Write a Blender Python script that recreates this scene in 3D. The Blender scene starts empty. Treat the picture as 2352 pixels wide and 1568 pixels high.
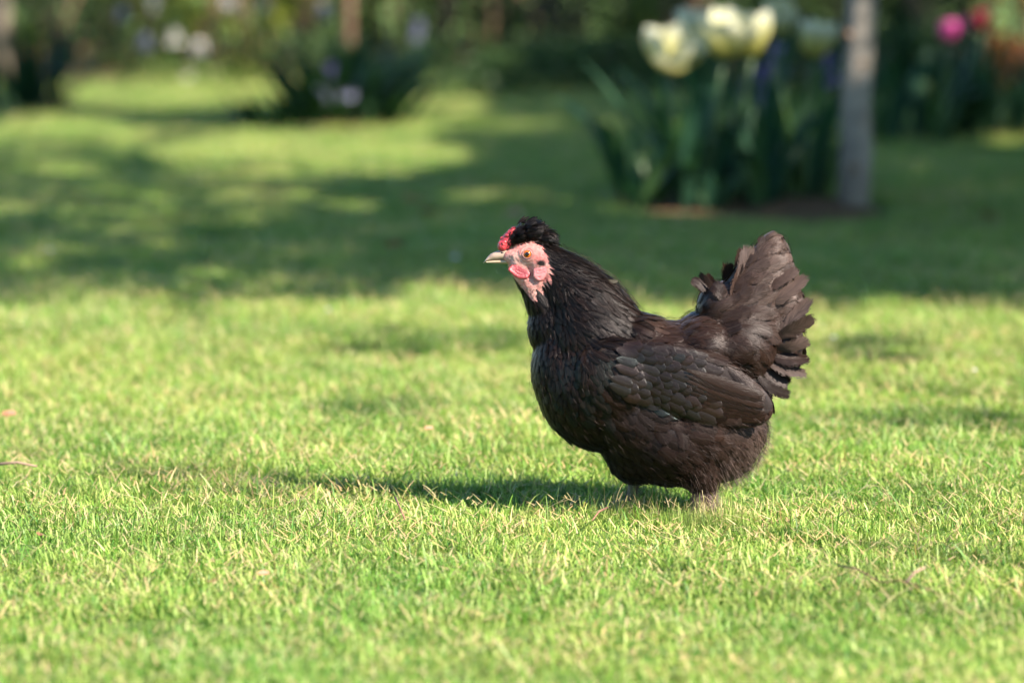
import bpy, bmesh, math, random
import numpy as np
from mathutils import Vector, Matrix, noise as mnoise
from mathutils.bvhtree import BVHTree

rng = np.random.default_rng(7)
random.seed(7)
scene = bpy.context.scene
COL = scene.collection

# ------------------------------------------------------------------ camera
FPX = 9090.0                      # focal length in pixels of a 2352 x 1568 picture
TH = 0.1083                       # pitch below the horizon
CU, CV = 1176.0, 784.0
cs, sn = math.cos(TH), math.sin(TH)
def ray(u, v):
    b = (CV - v) / FPX
    return Vector(((u - CU) / FPX, cs + b * sn, -sn + b * cs))
_r = ray(1176, 1183)
CAM_H = -_r.z * 4.0 / _r.y
CAM = Vector((0, -4.0, CAM_H))
def ground(u, v, z=0.0):
    r = ray(u, v); t = (z - CAM_H) / r.z
    return CAM + r * t
def at(u, v, y):
    r = ray(u, v); t = (y + 4.0) / r.y
    return CAM + r * t
def to_px(x, y, z=0.0):
    d = Vector((x, y, z)) - CAM
    f = d.y * cs - d.z * sn
    return CU + FPX * d.x / f, CV - FPX * (d.y * sn + d.z * cs) / f

cam = bpy.data.cameras.new("camera")
cam_o = bpy.data.objects.new("camera", cam); COL.objects.link(cam_o)
cam_o.location = CAM
cam_o.rotation_euler = (math.pi / 2 - TH, 0, 0)
cam.sensor_width = 36.0
cam.lens = 36.0 * FPX / 2352.0
cam.clip_start = 0.05; cam.clip_end = 600
cam.dof.use_dof = True
cam.dof.focus_distance = 3.955
cam.dof.aperture_fstop = 4.4
cam.dof.aperture_blades = 0
scene.camera = cam_o

# ------------------------------------------------------------------ sky, sun, exposure
SUN_K = (0.90, -0.76)             # occluder offset per metre of height (towards the sun)
sun_vec = Vector((SUN_K[0], SUN_K[1], 1.0)).normalized()
elev = math.asin(sun_vec.z)
world = bpy.data.worlds.new("World"); scene.world = world; world.use_nodes = True
wn = world.node_tree.nodes; wl = world.node_tree.links
sky = wn.new("ShaderNodeTexSky"); sky.sky_type = 'NISHITA'; sky.sun_disc = False
sky.sun_elevation = elev
sky.ozone_density = 4.0; sky.dust_density = 0.3
sky.sun_rotation = math.atan2(sun_vec.x, sun_vec.y)
wl.new(sky.outputs[0], wn["Background"].inputs[0])
wn["Background"].inputs[1].default_value = 0.072
sun = bpy.data.lights.new("sun", 'SUN'); sun.energy = 5.0; sun.angle = math.radians(0.53)
sun.color = (1.0, 0.84, 0.74)
sun_o = bpy.data.objects.new("sun", sun); COL.objects.link(sun_o)
sun_o.rotation_euler = (-sun_vec).to_track_quat('-Z', 'Y').to_euler()
sun_o.location = (6, -5, 9)
scene.view_settings.view_transform = 'Standard'
scene.view_settings.look = 'None'
scene.view_settings.gamma = 1.0
scene.view_settings.exposure = 2.55
scene.view_settings.use_curve_mapping = False
scene.cycles.use_denoising = True
scene.cycles.max_bounces = 8
scene.cycles.transparent_max_bounces = 8
scene.cycles.sample_clamp_indirect = 6.0

# ------------------------------------------------------------------ material helpers
def mat(name):
    m = bpy.data.materials.new(name); m.use_nodes = True
    nt = m.node_tree
    return m, nt, nt.nodes, nt.links, nt.nodes["Principled BSDF"], nt.nodes["Material Output"]

def ramp(N, stops, interp='LINEAR'):
    r = N.new("ShaderNodeValToRGB"); r.color_ramp.interpolation = interp
    e = r.color_ramp.elements
    while len(e) < len(stops): e.new(0.5)
    for i, (p, c) in enumerate(stops):
        e[i].position = p; e[i].color = (*c, 1)
    return r

def mixrgb(N, L, mode, fac, a, b):
    m = N.new("ShaderNodeMix"); m.data_type = 'RGBA'; m.blend_type = mode
    m.clamp_factor = True
    for sock, val in ((m.inputs[0], fac), (m.inputs[6], a), (m.inputs[7], b)):
        if hasattr(val, "is_linked") or hasattr(val, "links"): L.new(val, sock)
        elif isinstance(val, (int, float)): sock.default_value = val if sock.type == 'VALUE' else (val, val, val, 1)
        else: sock.default_value = (*val, 1)
    return m.outputs[2]

def noise(N, L, scale, detail=3, vec=None, rough=0.55):
    n = N.new("ShaderNodeTexNoise"); n.inputs["Scale"].default_value = scale
    n.inputs["Detail"].default_value = detail; n.inputs["Roughness"].default_value = rough
    if vec is not None: L.new(vec, n.inputs["Vector"])
    return n

def simple(name, c0, c1, scale=30, rough=0.6, spec=0.4, bump=0.0, trans=0.0, objrand=0.0, coord='Object'):
    m, nt, N, L, P, O = mat(name)
    tc = N.new("ShaderNodeTexCoord")
    n = noise(N, L, scale, 4, tc.outputs[coord])
    r = ramp(N, [(0.3, c0), (0.7, c1)]); L.new(n.outputs[0], r.inputs[0])
    col = r.outputs[0]
    if objrand:
        oi = N.new("ShaderNodeObjectInfo")
        hs = N.new("ShaderNodeHueSaturation"); L.new(col, hs.inputs["Color"])
        mr = N.new("ShaderNodeMapRange"); L.new(oi.outputs["Random"], mr.inputs[0])
        mr.inputs[3].default_value = 1 - objrand; mr.inputs[4].default_value = 1 + objrand
        L.new(mr.outputs[0], hs.inputs["Value"]); col = hs.outputs[0]
    L.new(col, P.inputs["Base Color"])
    P.inputs["Roughness"].default_value = rough
    P.inputs["Specular IOR Level"].default_value = spec
    if bump:
        b = N.new("ShaderNodeBump"); b.inputs["Strength"].default_value = bump; b.inputs["Distance"].default_value = 0.002
        L.new(n.outputs[0], b.inputs["Height"]); L.new(b.outputs[0], P.inputs["Normal"])
    if trans:
        t = N.new("ShaderNodeBsdfTranslucent"); L.new(col, t.inputs[0])
        mx = N.new("ShaderNodeMixShader"); mx.inputs[0].default_value = trans
        L.new(P.outputs[0], mx.inputs[1]); L.new(t.outputs[0], mx.inputs[2]); L.new(mx.outputs[0], O.inputs[0])
    return m

def leaf_mat(name, c0, c1, c2, rough=0.45, trans=0.35, spec=0.5):
    """leaf colour picked by the per-leaf attribute 'rnd'"""
    m, nt, N, L, P, O = mat(name)
    a = N.new("ShaderNodeAttribute"); a.attribute_name = 'rnd'
    r = ramp(N, [(0.0, c0), (0.5, c1), (1.0, c2)]); L.new(a.outputs["Fac"], r.inputs[0])
    tc = N.new("ShaderNodeTexCoord"); n = noise(N, L, 60, 3, tc.outputs["Object"])
    col = mixrgb(N, L, 'MULTIPLY', 0.35, r.outputs[0], n.outputs[0])
    L.new(col, P.inputs["Base Color"]); P.inputs["Roughness"].default_value = rough
    P.inputs["Specular IOR Level"].default_value = spec
    t = N.new("ShaderNodeBsdfTranslucent"); L.new(mixrgb(N, L, 'MULTIPLY', 1.0, r.outputs[0], (1.25, 1.35, 0.6)), t.inputs[0])
    mx = N.new("ShaderNodeMixShader"); mx.inputs[0].default_value = trans
    L.new(P.outputs[0], mx.inputs[1]); L.new(t.outputs[0], mx.inputs[2]); L.new(mx.outputs[0], O.inputs[0])
    return m

# ------------------------------------------------------------------ object helpers
def tag(o, label=None, cat=None, group=None, kind=None):
    if label: o["label"] = label
    if cat: o["category"] = cat
    if group: o["group"] = group
    if kind: o["kind"] = kind
    return o

def mesh_obj(name, V, F, m=None, parent=None, smooth=True, attrs=None):
    me = bpy.data.meshes.new(name)
    me.from_pydata([tuple(map(float, v)) for v in V] if not isinstance(V, np.ndarray) else V.tolist(), [], F if not isinstance(F, np.ndarray) else F.tolist())
    if smooth: me.polygons.foreach_set("use_smooth", [True] * len(me.polygons))
    if attrs:
        for an, (typ, data) in attrs.items():
            at_ = me.attributes.new(an, typ, 'POINT')
            key = {'FLOAT': 'value', 'FLOAT_COLOR': 'color', 'FLOAT_VECTOR': 'vector'}[typ]
            at_.data.foreach_set(key, np.asarray(data, dtype=np.float32).ravel())
    me.update()
    if m: me.materials.append(m)
    o = bpy.data.objects.new(name, me); COL.objects.link(o)
    if parent: o.parent = parent
    return o

def empty(name, loc=(0, 0, 0)):
    o = bpy.data.objects.new(name, None); COL.objects.link(o)
    o.location = loc; o.empty_display_size = 0.05
    return o

class MB:
    """collects geometry, with one random number per piece"""
    def __init__(s): s.V = []; s.F = []; s.R = []
    def add(s, V, F, r=None):
        k = len(s.V); s.V.extend([tuple(v) for v in V]); s.F.extend([tuple(i + k for i in f) for f in F])
        s.R.extend([random.random() if r is None else r] * len(V))
    def build(s, name, m, parent=None, smooth=True, off=None):
        V = np.array(s.V, dtype=float)
        if off is not None: V = V - np.array(off)
        return mesh_obj(name, V, s.F, m, parent, smooth, {'rnd': ('FLOAT', s.R)})

def tube(points, radii, n=10, cap=True):
    V = []; F = []
    pts = [Vector(p) for p in points]
    up = Vector((0.13, 0.21, 0.97)).normalized()
    for i, p in enumerate(pts):
        d = (pts[min(i + 1, len(pts) - 1)] - pts[max(i - 1, 0)]).normalized()
        a = d.cross(Vector((1, 0.03, 0.02)) if abs(d.x) < 0.9 else up).normalized(); b = d.cross(a)
        for j in range(n):
            t = 2 * math.pi * j / n
            V.append(p + (a * math.cos(t) + b * math.sin(t)) * radii[i])
    for i in range(len(pts) - 1):
        for j in range(n):
            F.append((i * n + j, i * n + (j + 1) % n, (i + 1) * n + (j + 1) % n, (i + 1) * n + j))
    if cap:
        V.append(pts[0]); V.append(pts[-1]); k = len(V)
        for j in range(n):
            F.append((k - 2, (j + 1) % n, j)); F.append((k - 1, (len(pts) - 1) * n + j, (len(pts) - 1) * n + (j + 1) % n))
    return V, F

def strap(base, az, length, width, lean0, lean1, nl=8, fold=0.25, tip=0.6, twist=0.0):
    """a long leaf: starts upright (lean0 from vertical) and bends to lean1; gently keeled"""
    V = []; F = []
    p = Vector(base); h = Vector((math.cos(az), math.sin(az), 0)); side0 = Vector((-h.y, h.x, 0))
    for i in range(nl + 1):
        s = i / nl; a = lean0 + (lean1 - lean0) * s ** 1.5
        d = h * math.sin(a) + Vector((0, 0, 1)) * math.cos(a)
        nrm = h * math.cos(a) - Vector((0, 0, 1)) * math.sin(a)
        tw = twist * s
        side = side0 * math.cos(tw) + nrm * math.sin(tw)
        w = width * 0.5 * (0.55 + 0.45 * math.sin(min(1, s / 0.5) * math.pi / 2)) * (1 - max(0, (s - tip) / (1 - tip)) ** 2.0)
        w = max(w, width * 0.01)
        V += [p - side * w - nrm * (-fold * w), p + nrm * 0.0, p + side * w + nrm * fold * w]
        p = p + d * (length / nl)
    for i in range(nl):
        k = i * 3
        F += [(k, k + 1, k + 4, k + 3), (k + 1, k + 2, k + 5, k + 4)]
    return V, F

# ------------------------------------------------------------------ light and shade on the lawn (which parts of the trees' crowns are dense)
def ell(u, v, cu, cv, a, b):
    return max(0.0, 1.0 - ((u - cu) / a) ** 2 - ((v - cv) / b) ** 2)
_fr = random.Random(5)
FLECKS = [(_fr.uniform(-50, 1000), _fr.uniform(300, 660), _fr.uniform(40, 140), _fr.uniform(9, 24), _fr.uniform(.5, .95)) for _ in range(40)] + [(_fr.uniform(900, 2400), _fr.uniform(260, 660), _fr.uniform(30, 80), _fr.uniform(7, 14), _fr.uniform(.3, .6)) for _ in range(16)]
def shade(u, v):
    """1 = under dense crown, 0 = under a gap in the trees; picture coordinates of the lawn"""
    w = 12 * math.sin(u / 57.0) + 9 * math.sin(u / 23.0 + 1.3)
    edge = 700 + w if u < 620 else (700 - min(1, (u - 620) / 300) * 45 + w if u < 1350 else 694 + w)
    if v > edge:
        s = 0.0
        for cu, cv, a, b, k in ((1985, 805, 130, 32, 0.9), (2120, 965, 260, 26, 0.45), (865, 925, 150, 28, 0.5), (960, 775, 260, 32, 0.45),
                                (330, 1095, 420, 38, 0.3), (600, 1540, 90, 40, 0.7), (2330, 800, 60, 30, .3), (1250, 905, 60, 22, .3)):
            if ell(u, v, cu, cv, a, b) > 0: s = max(s, k)
        return s
    s = 1.0
    if u < 850 and 300 < v: s = 1.0 - .72 * min(1, (850 - u) / 250) * min(1, (v - 300) / 40)
    for cu, cv, a, b, k in ((690, 356, 430, 52, 1.0), (380, 214, 310, 42, 1.0), (1010, 238, 140, 44, 1.0), (120, 330, 230, 75, .9),
                            (90, 480, 260, 50, 0.6), (330, 570, 190, 40, 0.62), (90, 585, 200, 45, .8), (420, 440, 200, 26, .6), (650, 520, 120, 20, .5), (2300, 300, 90, 32, 0.9), (560, 610, 120, 25, .4),
                            (1250, 255, 180, 40, .35), (1390, 430, 60, 30, .4), (2250, 580, 160, 40, .2), *FLECKS):
        e = ell(u + w * 2, v, cu, cv, a, b)
        if e > 0: s = min(s, 1 - k * min(1, e * 4))
    return s

# ------------------------------------------------------------------ ground
def gz(x, y):
    """gentle unevenness of the lawn"""
    z = 0.012 * mnoise.noise(Vector((x * 1.1, y * 0.9, 3.3))) + 0.006 * mnoise.noise(Vector((x * 3.1 + 7, y * 3.1, 1.1)))
    f = min(1.0, math.hypot(x - 0.15, y) / 0.5)
    return z * f
def lawn_mat():
    m, nt, N, L, P, O = mat("lawn_soil_and_thatch")
    g = N.new("ShaderNodeNewGeometry")
    n1 = noise(N, L, 90, 5, g.outputs["Position"]); n2 = noise(N, L, 4, 3, g.outputs["Position"])
    r = ramp(N, [(0.25, (0.02, 0.045, 0.012)), (0.5, (0.05, 0.10, 0.022)), (0.75, (0.12, 0.12, 0.05))])
    L.new(n1.outputs[0], r.inputs[0])
    c = mixrgb(N, L, 'MIX', n2.outputs[0], r.outputs[0], (0.06, 0.10, 0.02))
    L.new(c, P.inputs["Base Color"]); P.inputs["Roughness"].default_value = 0.95
    P.inputs["Specular IOR Level"].default_value = 0.1
    b = N.new("ShaderNodeBump"); b.inputs["Strength"].default_value = 0.7; b.inputs["Distance"].default_value = 0.01
    L.new(n1.outputs[0], b.inputs["Height"]); L.new(b.outputs[0], P.inputs["Normal"])
    return m
xs = np.concatenate([[-300, -120, -50, -20, -8], np.arange(-4, 4.01, 0.1), [8, 20, 50, 120, 300]])
ys = np.concatenate([[-100, -30, -8, -3], np.arange(-1.6, 12.01, 0.1), [16, 24, 40, 80, 160, 400]])
V = []; F = []
for yy in ys:
    for xx in xs:
        V.append((xx, yy, gz(xx, yy) if abs(xx) <= 4.01 and -1.7 < yy < 12.1 else 0.0))
nx = len(xs)
for j in range(len(ys) - 1):
    for i in range(nx - 1):
        F.append((j * nx + i, j * nx + i + 1, (j + 1) * nx + i + 1, (j + 1) * nx + i))
lawn = mesh_obj("lawn", V, F, lawn_mat())
tag(lawn, "wide garden lawn under the grass", "lawn", kind="structure")

# flower-bed soil: low mounds of earth that carry the tulips, the young tree and the border
soil_m = simple("bed_soil", (0.035, 0.022, 0.012), (0.11, 0.068, 0.032), 40, 0.95, 0.1, 0.8, coord='Object')
def mound(name, cx, cy, rx, ry, h, label):
    V = []; F = []; nr, na = 14, 40
    for i in range(nr + 1):
        r = i / nr
        for j in range(na):
            a = 2 * math.pi * j / na
            k = 1 + 0.16 * mnoise.noise(Vector((math.cos(a) * 1.7 + cx, math.sin(a) * 1.7 + cy, 0.5)))
            x = rx * r * k * math.cos(a); y = ry * r * k * math.sin(a)
            z = h * (1 - r ** 2.4) + 0.012 * mnoise.noise(Vector((x * 14, y * 14, cx))) * (1 - r) - 0.012 * r
            V.append((x, y, z))
    for i in range(nr):
        for j in range(na):
            F.append((i * na + j, i * na + (j + 1) % na, (i + 1) * na + (j + 1) % na, (i + 1) * na + j))
    o = mesh_obj(name, V, F, soil_m); o.location = (cx, cy, gz(cx, cy))
    tag(o, label, "soil", kind="structure")
    return o
gt = ground(1900, 468)
mound("bed_soil", ground(1850, 478).x, ground(1850, 478).y, 0.20, 0.42, 0.022, "brown soil and leaf litter round the young tree")
mound("bed_soil", ground(1610, 455).x, ground(1610, 455).y, 0.24, 0.6, 0.016, "dark soil under the cream tulips")
mound("border_soil", 0.4, 12.8, 6.5, 2.3, 0.03, "dark border soil below the far shrubs")

# ------------------------------------------------------------------ grass
def grass_mat(name):
    m, nt, N, L, P, O = mat(name)
    a = N.new("ShaderNodeAttribute"); a.attribute_name = 'bc'
    g = N.new("ShaderNodeNewGeometry")
    n = noise(N, L, 2.6, 4, g.outputs["Position"], .65)
    r = ramp(N, [(0.30, (0.62, 0.84, 0.72)), (0.5, (1.0, 1.0, 1.0)), (0.72, (1.26, 1.10, 1.15))])
    L.new(n.outputs[0], r.inputs[0])
    c = mixrgb(N, L, 'MULTIPLY', 1.0, a.outputs["Color"], r.outputs[0])
    n2 = noise(N, L, 7.0, 4, g.outputs["Position"], .7)          # thin, dry patches
    r2 = ramp(N, [(0.56, (0, 0, 0)), (0.72, (.5, .5, .5))]); L.new(n2.outputs[0], r2.inputs[0])
    c = mixrgb(N, L, 'MIX', r2.outputs[0], c, (0.27, 0.25, 0.10))
    oi = N.new("ShaderNodeObjectInfo")
    mr = N.new("ShaderNodeMapRange"); L.new(oi.outputs["Random"], mr.inputs[0]); mr.inputs[3].default_value = 0.85; mr.inputs[4].default_value = 1.15
    hs = N.new("ShaderNodeHueSaturation"); L.new(c, hs.inputs["Color"]); L.new(mr.outputs[0], hs.inputs["Value"])
    c = hs.outputs[0]
    L.new(c, P.inputs["Base Color"]); P.inputs["Roughness"].default_value = 0.45
    P.inputs["Specular IOR Level"].default_value = 0.22
    t = N.new("ShaderNodeBsdfTranslucent"); L.new(mixrgb(N, L, 'MULTIPLY', 1.0, c, (1.05, 1.2, 0.7)), t.inputs[0])
    mx = N.new("ShaderNodeMixShader"); mx.inputs[0].default_value = 0.38
    L.new(P.outputs[0], mx.inputs[1]); L.new(t.outputs[0], mx.inputs[2]); L.new(mx.outputs[0], O.inputs[0])
    return m
GM = grass_mat("grass_blade")
grass_lib = bpy.data.collections.new("grass_tufts")
def grass_patch(idx, size, nblade, hmin, hmax, wmin, wmax, dead):
    n = nblade
    x0 = rng.uniform(-size / 2, size / 2, n); y0 = rng.uniform(-size / 2, size / 2, n)
    h = rng.uniform(hmin, hmax, n) * (0.75 + 0.5 * rng.random(n))
    w = rng.uniform(wmin, wmax, n)
    az = rng.uniform(0, 2 * np.pi, n)
    lean0 = rng.uniform(0.05, 1.0, n); lean1 = lean0 + rng.uniform(-0.1, 1.2, n)
    isd = rng.random(n) < dead
    flat = isd & (rng.random(n) < 0.75)
    lean0[flat] = rng.uniform(0.9, 1.45, flat.sum()); lean1[flat] = lean0[flat] + rng.uniform(-0.1, .25, flat.sum())
    h[flat] *= rng.uniform(.7, 1.3, flat.sum())
    long_ = rng.random(n) < 0.045
    h[long_] *= rng.uniform(1.5, 2.1, long_.sum()); lean0[long_] *= .6
    # blade colours: fresh greens, yellow-greens, straw
    t = rng.random(n)[:, None]
    ca = np.array([0.090, 0.190, 0.022]); cb = np.array([0.240, 0.303, 0.082]); cc = np.array([0.042, 0.132, 0.020])
    col = ca * (1 - t) + cb * t
    dk = rng.random(n) < 0.22
    col[dk] = cc + rng.random((dk.sum(), 1)) * (ca - cc)
    straw = np.array([0.32, 0.29, 0.15]); straw2 = np.array([0.29, 0.215, 0.10])
    t2 = rng.random((n, 1)); sc = straw * (1 - t2) + straw2 * t2
    col[isd] = sc[isd]
    col *= rng.uniform(0.85, 1.15, (n, 1))
    segs = 4
    Vs = []; Cs = []
    px = x0.copy(); py = y0.copy(); pz = np.where(flat, rng.uniform(0.004, 0.018, n), -0.003)
    hx, hy = np.cos(az), np.sin(az)
    blunt = rng.random(n) < 0.5
    fz = az + np.pi / 2 + rng.normal(0, 0.5, n)
    for i in range(segs + 1):
        s = i / segs
        lean = lean0 + (lean1 - lean0) * s ** 1.3
        wid = w * 0.5 * (1 - 0.25 * s) * np.where(blunt, 1.0 - 0.35 * (s == 1), 1 - s ** 3 * 0.97)
        sx, sy = np.cos(fz) * wid, np.sin(fz) * wid
        Vs.append(np.stack([px - sx, py - sy, pz], 1)); Vs.append(np.stack([px + sx, py + sy, pz], 1))
        f = (0.95 + 0.12 * s)
        tipc = np.where(blunt[:, None] & (s == 1), np.array([1.12, 1.05, 1.15]), 1.0)
        cc_ = np.concatenate([col * f * tipc, np.ones((n, 1))], 1)
        Cs.append(cc_); Cs.append(cc_)
        px = px + hx * np.sin(lean) * h / segs; py = py + hy * np.sin(lean) * h / segs; pz = pz + np.cos(lean) * h / segs
    V = np.stack(Vs, 1).reshape(-1, 3); C = np.stack(Cs, 1).reshape(-1, 4)
    k = (np.arange(n) * (2 * (segs + 1)))[:, None]
    Fq = []
    for i in range(segs):
        Fq.append(np.concatenate([k + 2 * i, k + 2 * i + 1, k + 2 * i + 3, k + 2 * i + 2], 1))
    Fq = np.concatenate(Fq, 0)
    me = bpy.data.meshes.new("grass_tuft"); me.from_pydata(V.tolist(), [], Fq.tolist())
    me.polygons.foreach_set("use_smooth", [True] * len(me.polygons))
    ca_ = me.attributes.new('bc', 'FLOAT_COLOR', 'POINT'); ca_.data.foreach_set('color', C.astype(np.float32).ravel())
    me.materials.append(GM)
    o = bpy.data.objects.new("grass_tuft_%02d" % idx, me); grass_lib.objects.link(o)
NV = 10
for i in range(NV):
    grass_patch(i, 0.13, 1000, 0.0075, 0.0175, 0.0009, 0.0017, [0.08, .05, .11, .06, .09, .04, .15, .07, .05, .1][i])

pts = []; rots = []; scl = []; idxs = []
def in_bed(x, y):
    for o, k in ((bed, 0.8) for bed in BEDS):
        dx = (x - o[0]) / o[2]; dy = (y - o[1]) / o[3]
        if dx * dx + dy * dy < k: return True
    return False
BEDS = [(ground(1850, 478).x, ground(1850, 478).y, 0.20, 0.42), (ground(1610, 455).x, ground(1610, 455).y, 0.24, 0.6), (0.4, 12.8, 6.5, 2.3)]
y = -1.15
while y < 10.6:
    d = y + 4.0
    hw = 0.145 * d + 0.35
    step = 0.085 if y < 2.5 else (0.10 if y < 5 else 0.12)
    x = -hw
    while x < hw:
        px_, py_ = x + random.uniform(-.3, .3) * step, y + random.uniform(-.3, .3) * step
        if not in_bed(px_, py_):
            pts.append((px_, py_, gz(px_, py_) - 0.001)); rots.append((random.gauss(0, .05), random.gauss(0, .05), random.uniform(0, 6.283)))
            patchy = 0.5 + 0.5 * mnoise.noise(Vector((px_ * 2.1, py_ * 1.7, 9.0)))
            s = random.uniform(0.85, 1.1) * (0.82 + 0.42 * patchy)
            sz = s * (1.0 + (0.25 if 1.4 < y < 3.2 else 0) * random.random())
            scl.append((1.05, 1.05, sz)); idxs.append(random.randrange(NV))
        x += step
    y += step
for fx, fy in ((0.192, -0.048), (0.192, -0.085), (0.205, -0.07), (0.165, -0.075), (0.12, 0.0), (0.10, -.02), (0.135, -.03), (0.225, -.06)):   # taller tufts about the feet
    pts.append((fx, fy, -0.001)); rots.append((0, 0, random.uniform(0, 6.28))); scl.append((.5, .5, 1.3)); idxs.append(random.randrange(NV))
me = bpy.data.meshes.new("grass"); me.from_pydata(pts, [], [])
for nm, typ, key, dat in (('rot', 'FLOAT_VECTOR', 'vector', rots), ('scl', 'FLOAT_VECTOR', 'vector', scl)):
    a = me.attributes.new(nm, typ, 'POINT'); a.data.foreach_set(key, np.array(dat, np.float32).ravel())
a = me.attributes.new('idx', 'INT', 'POINT'); a.data.foreach_set('value', np.array(idxs, np.int32))
me.materials.append(GM)
grass = bpy.data.objects.new("grass", me); COL.objects.link(grass)
tag(grass, "short bright green lawn grass with straw-coloured blades", "grass", kind="stuff")
ng = bpy.data.node_groups.new("grass_spread", 'GeometryNodeTree')
ng.interface.new_socket("Geometry", in_out='INPUT', socket_type='NodeSocketGeometry')
ng.interface.new_socket("Geometry", in_out='OUTPUT', socket_type='NodeSocketGeometry')
GN = ng.nodes; GL = ng.links
gi = GN.new("NodeGroupInput"); go = GN.new("NodeGroupOutput")
ci = GN.new("GeometryNodeCollectionInfo"); ci.inputs["Collection"].default_value = grass_lib
ci.inputs["Separate Children"].default_value = True; ci.inputs["Reset Children"].default_value = True
iop = GN.new("GeometryNodeInstanceOnPoints"); iop.inputs["Pick Instance"].default_value = True
def nattr(nm, dt):
    n = GN.new("GeometryNodeInputNamedAttribute"); n.data_type = dt; n.inputs["Name"].default_value = nm; return n.outputs[0]
GL.new(gi.outputs[0], iop.inputs["Points"]); GL.new(ci.outputs[0], iop.inputs["Instance"])
GL.new(nattr('idx', 'INT'), iop.inputs["Instance Index"])
e2r = GN.new("FunctionNodeEulerToRotation"); GL.new(nattr('rot', 'FLOAT_VECTOR'), e2r.inputs[0])
GL.new(e2r.outputs[0], iop.inputs["Rotation"]); GL.new(nattr('scl', 'FLOAT_VECTOR'), iop.inputs["Scale"])
GL.new(iop.outputs[0], go.inputs[0])
md = grass.modifiers.new("spread", 'NODES'); md.node_group = ng


# ================================================================== trees, shrubs and flowers
bark_m = simple("grey_bark", (0.095, 0.09, 0.075), (0.205, 0.192, 0.155), 22, .85, .2, .8)
bark_d = simple("brown_bark", (0.06, 0.042, 0.028), (0.16, 0.11, 0.07), 25, .9, .15, .8)
tree_leaf = leaf_mat("tree_leaf", (0.035, 0.075, 0.016), (0.06, 0.12, 0.022), (0.10, 0.16, 0.03), .5, .25, .2)
def leaf_quad(mb, p, size, rnd=None, flat=0.0):
    n = Vector((random.gauss(0, 1), random.gauss(0, 1), random.gauss(0, 1) + flat)).normalized()
    a = n.cross(Vector((random.gauss(0, 1), random.gauss(0, 1), random.gauss(0, 1)))).normalized(); b = n.cross(a)
    p = Vector(p); L_ = size * random.uniform(.75, 1.3); W_ = L_ * random.uniform(.42, .6)
    mb.add([p - a * L_ * .5, p - b * W_ * .5 + n * L_ * .06, p + a * L_ * .5, p + b * W_ * .5 + n * L_ * .06], [(0, 1, 2), (0, 2, 3)], rnd)

_y0 = ground(1600, 478).y; _yr = ground(2200, 330).y
# things that stand in a fleck of sun: gaps in the crowns towards the sun
THIN, OPEN = .55, 1.0              # share of leaves missing towards the sun
LIT = [(at(1538, 110, _y0), .13, .87), (at(1665, 75, _y0), .13, .87), (at(1735, 75, _y0), .12, .87), (at(1866, 88, _y0 + .18), .10, .88), (at(1600, 66, _y0 + .25), .08, .85), (at(1790, 40, _y0 + .3), .08, .85),
       (at(1968, 80, _y0), .06, .85), (at(1966, 150, _y0), .07, .85), (at(1962, 215, _y0), .04, .8), (at(1620, 245, _y0 - .1), .05, OPEN), (at(1650, 400, _y0 - .15), .06, OPEN), (at(1515, 430, _y0 - .1), .05, OPEN),
       (at(2176, 72, _yr), .07, .85), (at(2256, 46, _yr + .15), .07, .95), (at(404, 85, 10.2), .07, OPEN), (at(461, 112, 10.32), .07, OPEN), (at(527, 2, 10.44), .08, OPEN), (at(220, 40, 11.4), .3, .8), (at(600, 50, 11.1), .3, .8), (at(1158, 38, 11.6), .08, OPEN), (at(1080, 95, 10.2), .12, .7), (at(1720, 10, 11.2), .2, .8), (at(800, 100, 9.9), .03, .8), (at(2340, 60, 9.4), .12, .75)]
LITP = np.array([p for p, r, q in LIT]); LITR = np.array([r for p, r, q in LIT]); LITQ = np.array([q for p, r, q in LIT]); SV = np.array(sun_vec)
def in_gap(P):
    d = np.array(P) - LITP; t = d @ SV
    q = d - t[:, None] * SV
    hit = (q * q).sum(1) < LITR ** 2
    return bool(hit.any()) and random.random() < LITQ[hit].max()
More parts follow.
